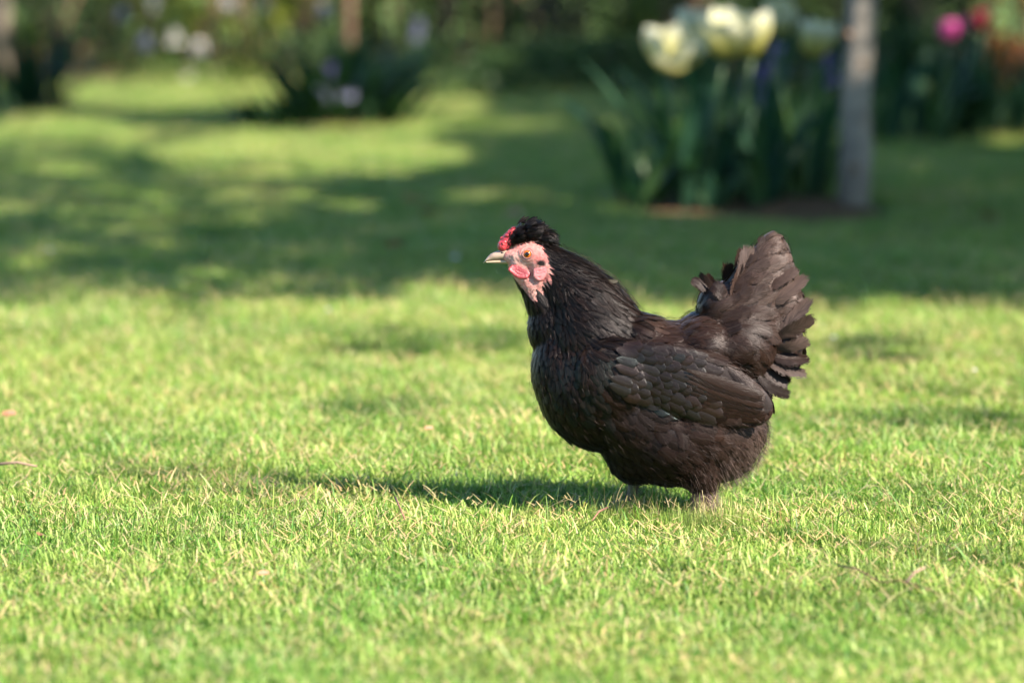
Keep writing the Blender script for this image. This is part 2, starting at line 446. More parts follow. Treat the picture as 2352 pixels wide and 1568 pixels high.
def garden_tree(name, base, trunk_h, r0, crown, nleaf, label, limbs=9, masked=True, mat_b=None, lean=(0, 0), size=.075):
    """crown: (cx, cy, cz, rx, ry, rz) in world metres; limbs reach into it and leaves are kept only where the shade map wants shade"""
    root = empty(name, base); bx, by, bz = base
    cx, cy, cz, rx, ry, rz = crown
    top = Vector((cx - bx + lean[0], cy - by + lean[1], cz - rz * .2 - bz))
    fork = Vector((lean[0] * .6, lean[1] * .6, trunk_h))
    pts_ = []; rad = []
    for i in range(9):
        t = i / 8; q = Vector((0, 0, -.03)).lerp(fork, t)
        q += Vector((math.sin(t * 5 + bx) * .012, math.cos(t * 4 + by) * .012, 0)) * (t > 0)
        pts_.append(q); rad.append(r0 * (1.22 - .22 * min(1, t * 6)) * (1 - .28 * t))
    Vt, Ft = tube(pts_, rad, 18); mesh_obj("trunk", Vt, Ft, mat_b or bark_m, root)
    limb_pts = []
    for k in range(limbs):
        a = 2 * math.pi * k / limbs + random.random() * .5; f = random.uniform(.45, .9)
        e = Vector((cx - bx + rx * f * math.cos(a), cy - by + ry * f * math.sin(a), cz - bz + rz * random.uniform(-.4, .6)))
        mid = fork.lerp(e, .5) + Vector((0, 0, .12 * (e - fork).length))
        Vt, Ft = tube([fork - Vector((0, 0, .05)), fork.lerp(mid, .5) + Vector((0, 0, .05)), mid, mid.lerp(e, .5), e], [r0 * .55, r0 * .42, r0 * .25, r0 * .14, r0 * .05], 8)
        mesh_obj("limb", Vt, Ft, mat_b or bark_m, root)
    mb = MB(); n = 0; tries = 0
    while n < nleaf and tries < nleaf * 6:
        tries += 1
        x, y, z = random.gauss(0, .5), random.gauss(0, .5), random.gauss(0, .45)
        if x * x + y * y + z * z > 1: continue
        P_ = Vector((cx + rx * x, cy + ry * y, cz + rz * z))
        g_ = (P_.x - P_.z * SUN_K[0], P_.y - P_.z * SUN_K[1])
        if masked:
            if g_[1] < -1.6 or g_[1] + 4 < .6: continue
            u, v = to_px(g_[0], g_[1], 0.01)
            if v > 150 and -250 < u < 2600:
                if random.random() > shade(u, v): continue
            # leaves dropped to shape sun flecks on the LIT spots
            if in_gap(P_): continue
        leaf_quad(mb, P_ - Vector(base), size); n += 1
    mb.build("crown", tree_leaf, root)
    tag(root, label, "tree")
    return root

# a row of old garden trees out of the picture to the right, which shade the far lawn; later entries are added to darken bright gaps, border and hedge
def shadow_src(gx, gy, z): return gx + SUN_K[0] * z, gy + SUN_K[1] * z
TREES = [(-1.0, 3.2, 2.7), (0.2, 3.3, 3.0), (1.4, 3.4, 2.8), (-1.4, 5.4, 3.0), (0.3, 5.6, 2.8), (1.9, 5.8, 3.1), (-1.6, 8.3, 3.1), (0.6, 8.8, 3.2), (2.6, 8.8, 3.0), (-1.9, 11.4, 3.2), (0.6, 11.3, 3.2), (2.8, 11.4, 3.1), (-.6, 13.8, 3.3), (1.6, 13.8, 3.3), (3.6, 13.8, 3.3), (1.2, 7.3, 3.0), (.5, 13.6, 3.5)]
LBL = ["old garden tree shading the lawn right behind the hen", "old garden tree shading the lawn behind the hen's neck", "old garden tree shading the lawn behind the hen's tail",
       "leafy tree shading the left middle of the lawn", "leafy tree shading the middle of the lawn", "leafy tree shading the tulips", "tall tree shading the far left lawn", "tall tree shading the far middle of the lawn", "tall tree shading the far right border", "thin unseen tree added to shade the left end of the back border", "unseen tree added to shade the dark hollow in the back border", "unseen tree added to shade the border behind the pink tulip", "unseen tree added to shade the hedge on the left", "unseen tree added to shade the hedge in the middle", "unseen tree added to shade the hedge on the right", "leafy unseen tree added to shade the lawn behind the tulips", "tall unseen tree added to shade the gap between the hedge trees on the left and in the middle"]
for i, (gx, gy, z) in enumerate(TREES):
    sx_, sy_ = shadow_src(gx, gy, z)
    bx_ = max(sx_ + .6, .145 * (sy_ + 4) + 1.1)
    garden_tree("garden_tree", (bx_, sy_ + .2, 0), 1.7, .10, (sx_, sy_, z, 1.35, 1.5, .75), 3000 if i == 9 else 8000, LBL[i], mat_b=bark_d, size=.095)
# a few twigs of leaves that throw soft streaks over the sunny lawn
for i, (pu, pv, k) in enumerate(((1985, 805, 1), (900, 850, 1), (330, 1095, 1), (2120, 965, 1))):
    g_ = ground(pu, pv); sx_, sy_ = shadow_src(g_.x, g_.y, 3.4)
    garden_tree("garden_tree", (max(sx_ + 1.2, 3.4), sy_ - .3 - .25 * i, 0), 2.3, .045, (sx_, sy_, 3.4, .85, .75, .45), 380,
                ["small tree whose shadow lies right of the hen", "small tree whose shadow lies behind the hen's shadow", "small tree whose shadow lies left of the hen", "small tree whose shadow lies far right of the hen"][i], limbs=3, mat_b=bark_d, size=.06)

# young tree in view
tb = at(1956, 474, ground(1956, 474).y); ttop = at(1974, -10, tb.y)
young = empty("young_tree", (tb.x, tb.y, gz(tb.x, tb.y)))
pts_ = []; rad = []
for i in range(16):
    t = i / 15; z = -.03 + 2.0 * t
    pts_.append((.033 * t / .9 * 2.0 + .004 * math.sin(t * 31), .006 * math.sin(t * 23 + 1), z)); rad.append(.0325 * (1.12 - .12 * min(1, t * 8)) * (1 - .22 * t) * (1 + .03 * math.sin(t * 47)))
Vt, Ft = tube(pts_, rad, 24); mesh_obj("trunk", Vt, Ft, bark_m, young)
for (zk, a) in ((.085, 4.4), (.30, 4.9), (.36, 3.9)):
    Vt, Ft = tube([(.01 + .031 * math.cos(a), .031 * math.sin(a), zk), (.01 + .039 * math.cos(a), .039 * math.sin(a), zk + .002)], [.011, .006], 10); mesh_obj("knot", Vt, Ft, bark_d, young)
for k in range(8):
    a = k * .8; e = Vector((.1 + .6 * math.cos(a), .6 * math.sin(a), 2.7 + .3 * math.sin(k * 2.1)))
    Vt, Ft = tube([(.075, 0, 1.85), (.08 + .25 * math.cos(a), .25 * math.sin(a), 2.2), e], [.018, .012, .003], 7); mesh_obj("limb", Vt, Ft, bark_m, young)
mb = MB()
while len(mb.V) < 4 * 1500:
    x, y, z = random.gauss(0, .5), random.gauss(0, .5), random.gauss(0, .5)
    if x * x + y * y + z * z < 1:
        P_ = Vector((.1 + .75 * x, .75 * y, 2.6 + .6 * z)); W_ = P_ + Vector(young.location)
        u, v = to_px(W_.x - W_.z * SUN_K[0], W_.y - W_.z * SUN_K[1], 0)
        if (v > 700 or random.random() < shade(u, v)) and not in_gap(W_): leaf_quad(mb, P_, .06)
mb.build("crown", tree_leaf, young)
tag(young, "slim young tree with smooth grey trunk beside the cream tulips", "tree")

# ---- tulips
def petal_mat(name, base, mid, tipc):
    m, nt, N, L, P, O = mat(name)
    a = N.new("ShaderNodeAttribute"); a.attribute_name = 'along'
    r = ramp(N, [(0.05, base), (0.5, mid), (0.95, tipc)]); L.new(a.outputs["Fac"], r.inputs[0])
    L.new(r.outputs[0], P.inputs["Base Color"]); P.inputs["Roughness"].default_value = .5
    t = N.new("ShaderNodeBsdfTranslucent"); L.new(r.outputs[0], t.inputs[0])
    mx = N.new("ShaderNodeMixShader"); mx.inputs[0].default_value = .35
    L.new(P.outputs[0], mx.inputs[1]); L.new(t.outputs[0], mx.inputs[2]); L.new(mx.outputs[0], O.inputs[0])
    return m
pet_cream = petal_mat("cream_petal", (0.34, 0.32, 0.035), (0.42, 0.42, 0.14), (0.46, 0.48, 0.36))
pet_pink = petal_mat("pink_petal", (0.20, 0.06, 0.10), (0.26, 0.015, 0.12), (0.30, 0.04, 0.16))
pet_red = petal_mat("red_petal", (0.14, 0.01, 0.02), (0.22, 0.008, 0.02), (0.25, 0.02, 0.035))
tulip_leaf = leaf_mat("tulip_leaf", (0.012, 0.045, 0.026), (0.020, 0.062, 0.030), (0.06, 0.115, 0.032), .5, .3, .16)
stem_m = simple("green_stem", (0.02, 0.05, 0.014), (0.04, 0.08, 0.022), 40, .5, .4)
def petal(parent, m, L_, W_, az, open0, open1, origin):
    V = []; F = []; A = []; nl, nw = 8, 6
    h = Vector((math.cos(az), math.sin(az), 0)); sd = Vector((-h.y, h.x, 0)); p = Vector((0, 0, 0)) + h * .006
    for i in range(nl + 1):
        s = i / nl; a = open0 + (open1 - open0) * s ** .8 if s > .25 else 1.15 + (open0 + (open1 - open0) * .33 - 1.15) * (s / .25)
        d = h * math.sin(a) + Vector((0, 0, 1)) * math.cos(a); nr = h * math.cos(a) - Vector((0, 0, 1)) * math.sin(a)
        w = W_ * .5 * (.25 + .75 * math.sin(min(1, s / .6) * math.pi / 2)) * max(.04, 1 - max(0, (s - .55) / .45) ** 2.4) ** .6
        for j in range(nw + 1):
            x = 2 * j / nw - 1
            V.append(p + sd * x * w - nr * (.35 * w * x * x) + nr * .002 * math.sin(9 * s + 3 * x)); A.append(s)
        p = p + d * L_ / nl
    for i in range(nl):
        for j in range(nw):
            k = i * (nw + 1) + j; F.append((k, k + 1, k + nw + 2, k + nw + 1))
    return mesh_obj("petal", V, F, m, parent, True, {'along': ('FLOAT', A)})
def tulip(u, v, y, base_u, pm, label, size=.075, opened=.35, nleaf=3, group=None, leafh=.26, name="tulip", bend=0.0, cat="tulip"):
    head = at(u, v, y) if u is not None else None
    bx_ = at(base_u, 400, y).x; bz_ = gz(bx_, y)
    root = empty(name, (bx_, y, bz_)); o = Vector(root.location)
    if head is not None:
        hz = head - o - Vector((0, 0, size * .45))
        Vt, Ft = tube([(0, 0, -.02), Vector((hz.x * .3, 0, hz.z * .4)), Vector((hz.x * .75, .004, hz.z * .8)), hz], [.0048, .0045, .004, .0042], 9)
        mesh_obj("stem", Vt, Ft, stem_m, root)
        fl = empty("flower", hz); fl.parent = root; fl.rotation_euler = (random.gauss(.12, .18), random.gauss(-.05, .2), 0)
        a0 = random.random() * 6
        for k in range(6):
            inner = k % 2
            petal(fl, pm, size * random.uniform(.94, 1.06), size * .72, a0 + k * math.pi / 3 + random.gauss(0, .06), opened * (.8 if inner else 1.05) + random.gauss(0, .06), (opened * .1 if inner else opened * .75) + random.gauss(0, .12), hz)
        Vt, Ft = tube([(0, 0, -.004), (0, 0, .022)], [.005, .004], 8); mesh_obj("pistil", Vt, Ft, stem_m, fl)
    a0 = random.random() * 6
    for k in range(nleaf):
        mb = MB(); mb.add(*strap((0, 0, -.01), a0 + k * 2.2 + random.gauss(0, .3), leafh * random.uniform(.5, 1.12), random.uniform(.020, .04), random.uniform(.05, .5), random.uniform(.3, 1.9), 9, .35, .35, random.gauss(0, .5)))
        mb.build("leaf", tulip_leaf, root)
    tag(root, label, cat, group)
    return root
Y0 = ground(1600, 478).y
tulip(1538, 112, Y0 - .02, 1560, pet_cream, "cream tulip with widest-open flower, leftmost of the cream tulips", .112, .88, 2, "cream tulips beside the young tree")
tulip(1598, 66, Y0 + .25, 1590, pet_cream, "cream tulip just behind the leftmost open one", .09, .45, 2, "cream tulips beside the young tree")
tulip(1662, 78, Y0 - .05, 1620, pet_cream, "cream tulip in the middle of the clump, tallest flower", .110, .66, 2, "cream tulips beside the young tree")
tulip(1728, 82, Y0 + .05, 1680, pet_cream, "cream tulip right of the tallest flower in the clump", .10, .6, 2, "cream tulips beside the young tree")
tulip(1790, 40, Y0 + .3, 1760, pet_cream, "cream tulip high at the back of the clump", .08, .4, 2, "cream tulips beside the young tree")
tulip(1866, 88, Y0 + .18, 1840, pet_cream, "cream tulip with yellow base nearest the young trunk", .088, .42, 2, "cream tulips beside the young tree")
for i, (bu, dy, lh) in enumerate(((1430, .10, .30), (1470, -.02, .26), (1515, .1, .38), (1580, -.06, .30), (1640, -.08, .20), (1650, .2, .40), (1710, .1, .40), (1770, .05, .40), (1800, .3, .40), (1850, .1, .40), (1890, .25, .38), (1550, .3, .40), (1680, .35, .42), (1745, -.03, .33), (1610, .12, .40))):
    tulip(None, None, Y0 + dy, bu, None, ["flowerless tulip with dark blue-green leaves, leftmost in the clump", "low flowerless tulip leaves left of the open cream flower", "flowerless tulip below the leftmost cream flower", "short flowerless tulip at the front of the clump",
          "lit yellow-green tulip leaves at the front of the clump", "tall flowerless tulip leaves behind the middle flower", "flowerless tulip leaves below the right-hand cream flower", "upright tulip leaves right of the middle flowers", "tulip leaves at the back between clump and trunk",
          "dark tulip leaves just left of the young trunk", "tulip leaves half hidden by the young trunk", "tall dark tulip leaves behind the left flower", "dark tulip leaves at the back of the clump", "short tulip leaves at the front right of the clump", "dark tulip leaves in the heart of the clump"][i],
          nleaf=6, group="flowerless tulips in the clump", leafh=lh, name="tulip_leaves", cat="tulip leaves")

# ---- purple hyacinth spikes behind the tulips
hy_m = simple("purple_floret", (0.09, 0.07, 0.19), (0.20, 0.16, 0.36), 60, .5, .3, trans=.2)
bl_m = simple("lavender_floret", (0.16, 0.18, 0.27), (0.32, 0.34, 0.44), 60, .5, .3, trans=.25)
wh_m = simple("white_floret", (0.55, 0.54, 0.48), (0.72, 0.71, 0.66), 60, .5, .3, trans=.25)
hy_leaf = leaf_mat("dark_strap_leaf", (0.006, 0.022, 0.010), (0.010, 0.032, 0.013), (0.018, 0.05, 0.018), .55, .25, .1)
def spike(name, u, vtop, vbot, y, m, label, cat, group, rad=.022, nleaf=5, floret=.011, lh=.2):
    b_ = at(u, 300, y); bz_ = gz(b_.x, y); root = empty(name, (b_.x, y, bz_))
    z1 = at(u, vtop, y).z - bz_; z0 = at(u, vbot, y).z - bz_
    Vt, Ft = tube([(0, 0, -.02), (.004, 0, z0), (0, .003, z1)], [.004, .004, .002], 8); mesh_obj("stem", Vt, Ft, stem_m, root)
    mb = MB()
    nfl = int(60 * (z1 - z0) / .12) + 6
    for i in range(nfl):
        t = random.random(); a = random.random() * 6.283; r = rad * (1 - .45 * t) * random.uniform(.5, 1)
        c = Vector((r * math.cos(a), r * math.sin(a), z0 + (z1 - z0) * t)); out = Vector((math.cos(a), math.sin(a), .1))
        s1 = out.cross(Vector((0, 0, 1))).normalized(); s2 = out.cross(s1)
        V = [c - out * floret * .6]; F = []
        for k in range(6):
            q = k * math.pi / 3; V.append(c + (s1 * math.cos(q) + s2 * math.sin(q)) * floret * .8 + out * floret * .35)
            V.append(c + (s1 * math.cos(q + .5) + s2 * math.sin(q + .5)) * floret * .4 + out * floret * .1)
        for k in range(12): F.append((0, 1 + k, 1 + (k + 1) % 12))
        mb.add(V, F)
    mb.build("florets", m, root)["kind"] = "stuff"
    for k in range(nleaf):
        mb = MB(); mb.add(*strap((0, 0, -.01), k * 6.283 / max(1, nleaf) + random.random(), lh * random.uniform(.7, 1.2), .018, random.uniform(.1, .4), random.uniform(.5, 1.3), 8, .3, .5)); mb.build("leaf", hy_leaf, root)
    tag(root, label, cat, group)
for i, (u, vt, vb, dy) in enumerate(((1745, 150, 235, .5), (1785, 95, 170, .6), (1770, 190, 270, .35), (1905, 130, 200, .5), (1720, 180, 250, .6))):
    spike("hyacinth", u, vt, vb, Y0 + dy, hy_m, ["dark purple hyacinth spike behind the middle cream tulips", "purple hyacinth spike highest behind the cream tulips", "purple hyacinth low between the tulip leaves", "purple hyacinth just left of the young trunk", "dull purple hyacinth leftmost of the purple spikes"][i], "hyacinth", "purple hyacinths behind the tulips")

# ---- clump of dark strap leaves in the middle distance, with pale blue flowers
def strap_clump(name, u, v, n, h, spread, label, m=None, wd=.03, lean=(.1, 1.2), cat="plant", group=None):
    g_ = ground(u, v); root = empty(name, (g_.x, g_.y, gz(g_.x, g_.y)))
    for k in range(n):
        mb = MB(); a = random.random() * 6.283; r = spread * math.sqrt(random.random())
        mb.add(*strap((r * math.cos(a), r * math.sin(a), -.01), a + random.gauss(0, .5), h * random.uniform(.65, 1.15), wd * random.uniform(.7, 1.2), random.uniform(0, lean[0] * 3), random.uniform(.3, lean[1]), 8, .3, .45, random.gauss(0, .4)))
        mb.build("leaf", m or hy_leaf, root)
    tag(root, label, cat, group); return root
strap_clump("iris_clump", 690, 294, 40, .20, .13, "dark clump of strap leaves on the lawn, left part with low leaves", lean=(.4, 2.2))
strap_clump("iris_clump", 800, 290, 70, .28, .16, "tall dark clump of strap leaves in the middle of the far lawn", lean=(.3, 1.9))
strap_clump("iris_clump", 845, 272, 36, .28, .10, "dark strap leaves at the right end of the far clump", lean=(.3, 1.7))
Yc = ground(760, 292).y
for i, (u, vt, vb, dy, m_) in enumerate(((742, 205, 250, -.10, bl_m), (797, 205, 225, -.12, bl_m), (760, 150, 200, .1, hy_m))):
    spike("bluebell", u, vt, vb, Yc + dy, m_, ["pale blue flower spike at the front of the dark clump", "small pale blue flower spike right of the larger one in the dark clump", "dull violet spike rising from the dark clump"][i], "bluebell", "blue flowers in the dark clump", .03, 3, .016, .12)
strap_clump("daffodil_leaves", 70, 262, 36, .32, .11, "dark clump of arching leaves at the left edge of the far lawn", lean=(.3, 1.7))
strap_clump("daffodil_leaves", 545, 300, 3, .06, .02, "small bluish leaf tuft left of the dark clump", m=tulip_leaf)

# ---- right-hand border: pink and red tulips over dark leaves
Yr = ground(2200, 330).y
tulip(2176, 72, Yr, 2170, pet_pink, "pink tulip in the right-hand border", .062, .28, 3, "bright tulips in the right-hand border")
tulip(2256, 46, Yr + .15, 2250, pet_red, "red tulip right of the pink one in the border", .064, .3, 3, "bright tulips in the right-hand border")
tulip(2222, 58, Yr + .5, 2215, pet_pink, "pale pink tulip bud behind the pink and red tulips", .045, .2, 2, "bright tulips in the right-hand border")
strap_clump("iris_clump", 2080, 322, 22, .30, .10, "arching blue-green leaves right of the young trunk", m=tulip_leaf, lean=(.3, 1.9), wd=.034)
strap_clump("iris_clump", 2200, 318, 34, .26, .16, "dark leaves below the pink tulip", lean=(.2, 1.4))
strap_clump("iris_clump", 2330, 312, 30, .24, .14, "bluish leaves at the right edge of the border", m=tulip_leaf, lean=(.3, 1.5))
strap_clump("iris_clump", 2130, 240, 40, .30, .2, "dark leaf mass at the back of the right-hand border", lean=(.2, 1.2))

# ---- shrubs along the back of the garden
def shrub(u, d, w, h, n, m, label, size=.04, z0=.02, name="shrub", stems=6, ry=.35, cat="shrub", group="shrubs along the back border"):
    y = d - 4.0; x = at(u, 100, y).x; root = empty(name, (x, y, 0))
    for k in range(stems):
        a = random.random() * 6.283; e = Vector((w * .4 * math.cos(a), ry * .6 * math.sin(a), h * random.uniform(.5, .9)))
        Vt, Ft = tube([(w * .2 * math.cos(a), ry * .2 * math.sin(a), -.03), e * .5 + Vector((random.gauss(0, .03), 0, 0)), e], [.014, .010, .004], 7); mesh_obj("stem", Vt, Ft, bark_d, root)
    mb = MB()
    cl = [(random.uniform(-1, 1), random.uniform(-1, 1), random.uniform(0, 1), random.uniform(.12, .3)) for _ in range(max(14, n // 90))]
    for i in range(n):
        c = random.choice(cl); q = Vector((random.gauss(0, 1), random.gauss(0, 1), random.gauss(0, 1))).normalized() * random.random() ** .4 * c[3]
        P_ = Vector((w * .5 * (c[0] + q.x), ry * (c[1] + q.y), z0 + h * max(0.0, c[2] + q.z)))
        leaf_quad(mb, P_, size, .25 * c[2] + .75 * random.random(), .6)
    mb.build("foliage", m, root); tag(root, label, cat, group); return root
lf_y = leaf_mat("yellow_green_leaf", (0.06, 0.10, 0.018), (0.13, 0.17, 0.025), (0.22, 0.24, 0.05), .5, .35, .15)
lf_d = leaf_mat("dark_leaf", (0.012, 0.03, 0.010), (0.022, 0.05, 0.015), (0.04, 0.075, 0.02), .5, .35, .15)
lf_m = leaf_mat("mid_leaf", (0.03, 0.06, 0.014), (0.06, 0.10, 0.02), (0.12, 0.16, 0.04), .5, .35, .15)
lf_o = leaf_mat("orange_leaf", (0.16, 0.055, 0.015), (0.26, 0.09, 0.02), (0.34, 0.14, 0.035), .5, .35, .15)
shrub(60, 15.2, 1.0, .7, 1500, lf_d, "dark shrub at the left end of the back border")
shrub(230, 15.6, .8, .6, 1000, lf_y, "yellow-green shrub left of the white blossoms")
shrub(380, 15.4, .8, .6, 1100, lf_m, "mid-green shrub behind the white blossoms")
shrub(600, 15.2, .9, .7, 1500, lf_y, "sunlit yellow-green shrub right of the white blossoms")
shrub(760, 15.6, .8, .7, 1100, lf_m, "mid-green shrub behind the tall dark clump")
shrub(940, 15.4, .8, .7, 1100, lf_m, "green shrub above the right end of the dark clump")
shrub(1130, 15.8, .7, .7, 700, lf_m, "sparse shrub beside the dark hollow")
shrub(1330, 15.6, .9, .6, 1100, lf_d, "dark shrub right of the hollow")
shrub(1500, 15.2, .8, .7, 1000, lf_m, "shrub seen behind the leftmost cream tulip")
shrub(1720, 15.4, 1.0, .8, 1400, lf_y, "bright shrub behind the middle cream tulips")
shrub(2010, 15.4, .9, .8, 1200, lf_d, "dark shrub behind the young trunk")
shrub(2190, 14.6, .8, .6, 1100, lf_d, "dark shrub behind the pink tulip")
shrub(2345, 13.4, .35, .55, 700, lf_o, "orange-leaved shrub at the right edge", size=.035)
hedge_m = lf_d
for i, u in enumerate((-150, 350, 850, 1350, 1850, 2350)):
    shrub(u, 17.6, 1.25, 1.5, 5200, hedge_m, ["leftmost", "second", "third", "fourth", "fifth", "rightmost"][i] + " dark hedge plant at the back, counted from the left", .06, -.02, "hedge_plant", 5, .5, "hedge", "dark hedge at the back")
low_m = lf_d
shrub(1180, 13.6, 1.5, .17, 5200, low_m, "low dark ground cover below the hollow", .03, .0, "ground_cover_plant", 0, .7, "plant", None)
shrub(1960, 13.8, 1.6, .2, 4000, low_m, "low dark ground cover behind the tulips and trunk", .03, .0, "ground_cover_plant", 0, .7, "plant", None)
shrub(420, 14.0, 2.0, .10, 1100, lf_m, "low green planting below the white blossoms", .03, .0, "ground_cover_plant", 0, .4, "plant", None)

# white and lavender flowers and posts of the back border
Yb = 10.2
for i, (u, v, r, m_) in enumerate(((404, 85, .02, wh_m), (461, 112, .024, wh_m), (527, 2, .03, wh_m), (357, 5, .02, wh_m), (434, 165, .014, wh_m), (335, 100, .02, bl_m), (285, 33, .014, bl_m), (960, 60, .016, bl_m), (955, 95, .016, bl_m), (745, 25, .018, bl_m), (610, 10, .018, bl_m), (800, 35, .014, bl_m))):
    spike("white_flower" if m_ is wh_m else "lavender_flower", u, v - 14, v + 14, Yb + (i % 4) * .12, m_,
          ["white blossom, left of the two brightest before the shrubs", "white blossom, lower right of the two brightest before the shrubs", "white blossom cut by the top edge of the picture", "pale blossom at the top edge left of the brighter one", "small pale blossom low over the far lawn",
           "lavender blossom left of the white pair", "dull lavender blossom high left of the white pair", "lavender blossom above the right end of the dark clump", "lower lavender blossom above the right end of the dark clump", "lavender blossom at the top edge above the dark clump", "lavender blossom at the top edge right of the white one", "lavender blossom beside the brown stake"][i],
          "flower", "small blossoms along the back border", r, 3, .016, .14)
stake_m = simple("wood_stake", (0.09, 0.055, 0.04), (0.15, 0.09, 0.06), 20, .8, .2, .4)
def post(name, u, vb, r, h, m, label, cat):
    g_ = ground(u, vb); root = empty(name, (g_.x, g_.y, 0))
    Vt, Ft = tube([(0, 0, -.05), (.004, 0, h * .5), (.0, .004, h)], [r, r * .97, r * .95], 14); mesh_obj("shaft", Vt, Ft, m, root)
    Vt, Ft = tube([(0, .004, h), (0, .004, h + r * .6)], [r * .95, r * .5], 14); mesh_obj("tip", Vt, Ft, m, root)
    tag(root, label, cat); return root
post("wooden_stake", 800, 195, .019, .9, stake_m, "reddish brown wooden stake above the dark clump", "stake")
post("pale_post", 0, 195, .04, 1.2, simple("pale_wood", (.12, .10, .075), (.18, .155, .12), 20, .8, .2, .4), "pale post at the left edge of the picture", "post")

# ================================================================== the hen
K = 4.025 / FPX                    # metres per picture pixel at the hen
_za = at(1176, 500, 0).z; _zb = at(1176, 1163, 0).z
ZS = (_za - _zb) / (1163 - 500)
HX = (1520 - CU) * K               # base of the hen
def HP(u, v, w=0.0):
    """hen side-view pixel (u right, v down, w away from the viewer) -> metres, local to the hen's base"""
    return np.array(((u - CU) * K - HX, w * K, _zb + (1163 - v) * ZS))
def to_hpx(p):
    return (p[0] + HX) / K + CU, 1163 - (p[2] - _zb) / ZS, p[1] / K

hen = empty("hen", (HX, 0, 0))
tag(hen, "black-brown crested hen with red comb walking left across the sunny lawn", "hen")

# ---- body: overlapping swellings grown together into one skin
BALLS = []                          # u, v, half-axes a, b, turn (deg), half-depth c, w
def E(u, v, a, b, rot, c, w=0): BALLS.append((u, v, a, b, rot, c, w))
def chain(pts, n=6):
    for (p, q) in zip(pts[:-1], pts[1:]):
        for i in range(n + 1):
            t = i / n; x = [p[k] * (1 - t) + q[k] * t for k in range(5)]
            E(x[0], x[1], x[2], x[2], 0, x[3], x[4])
E(1393, 880, 162, 158, 0, 140); E(1604, 985, 158, 116, 0, 145); E(1480, 1012, 105, 82, 0, 115)
E(1545, 862, 180, 125, 12, 140); E(1296, 848, 76, 114, 0, 95); E(1535, 1052, 118, 60, 0, 118); E(1478, 768, 88, 48, 12, 92); E(1600, 1060, 90, 56, 0, 112)
E(1690, 795, 118, 92, -35, 105); E(1620, 800, 90, 85, -20, 120); E(1664, 712, 62, 66, -45, 66); E(1780, 770, 62, 72, 0, 50); E(1282, 752, 70, 80, 0, 62); E(1650, 1046, 92, 58, -15, 110); E(1462, 1055, 66, 54, 0, 90)
chain([(1690, 770, 88, 85, 0), (1734, 690, 80, 62, 0), (1760, 620, 56, 40, 0), (1772, 568, 30, 22, 0)]); E(1806, 712, 36, 66, 0, 34); E(1790, 800, 52, 56, 0, 46)
E(1198, 541, 19, 22, 0, 24); E(1184, 545, 15, 20, 10, 19); E(1226, 535, 30, 26, 0, 27); E(1254, 548, 24, 20, 0, 26)
chain([(1368, 782, 122, 112, 0), (1345, 712, 94, 84, 0), (1306, 655, 70, 62, 0), (1264, 610, 47, 45, 0), (1228, 586, 39, 41, 0), (1208, 586, 34, 38, 0)])
chain([(1208, 588, 34, 38, 0), (1188, 588, 24, 32, 0), (1168, 588, 15, 20, 0)])
chain([(1190, 605, 23, 34, 0), (1204, 632, 24, 36, 0), (1224, 664, 26, 39, 0), (1250, 700, 40, 48, 0)])
chain([(1236, 605, 32, 41, 0), (1246, 632, 28, 42, 0), (1240, 655, 26, 41, 0)], 4)
for s in (-1, 1):
    E(1590, 868, 190, 78, 20, 15, s * 133)
    E(1425, 860, 110, 95, 15, 40, s * 112)
    E(1480, 955, 120, 92, 25, 52, s * 92); E(1545, 1000, 120, 80, 10, 48, s * 96)
chain([(1570, 1010, 88, 62, -75), (1606, 1066, 54, 44, -72), (1618, 1100, 30, 26, -70)], 5)
chain([(1490, 1010, 88, 62, 75), (1455, 1062, 50, 42, 70), (1450, 1094, 26, 24, 66)], 5)

bm = bmesh.new()
for (u, v, a, b, rot, c, w) in BALLS:
    r = bmesh.ops.create_icosphere(bm, subdivisions=3, radius=1.0)
    M = Matrix.Translation(Vector(HP(u, v, w))) @ Matrix.Rotation(math.radians(rot), 4, 'Y') @ Matrix.Diagonal((a * K, c * K, b * ZS, 1))
    bmesh.ops.transform(bm, matrix=M, verts=r['verts'])
tmp = bpy.data.meshes.new("tmp"); bm.to_mesh(tmp); bm.free()
tmp_o = bpy.data.objects.new("tmp", tmp); COL.objects.link(tmp_o)
mdr = tmp_o.modifiers.new("r", 'REMESH'); mdr.mode = 'VOXEL'; mdr.voxel_size = 0.0013
mds = tmp_o.modifiers.new("s", 'SMOOTH'); mds.factor = 0.5; mds.iterations = 12
dg = bpy.context.evaluated_depsgraph_get()
body_me = bpy.data.meshes.new_from_object(tmp_o.evaluated_get(dg))
bpy.data.objects.remove(tmp_o); bpy.data.meshes.remove(tmp)
body_me.name = "body"
nv = len(body_me.vertices)
BV = np.empty(nv * 3, np.float32); body_me.vertices.foreach_get('co', BV); BV = BV.reshape(-1, 3)
body_me.polygons.foreach_set("use_smooth", [True] * len(body_me.polygons))
bvh = BVHTree.FromPolygons([tuple(v) for v in BV.tolist()], [tuple(p.vertices) for p in body_me.polygons])

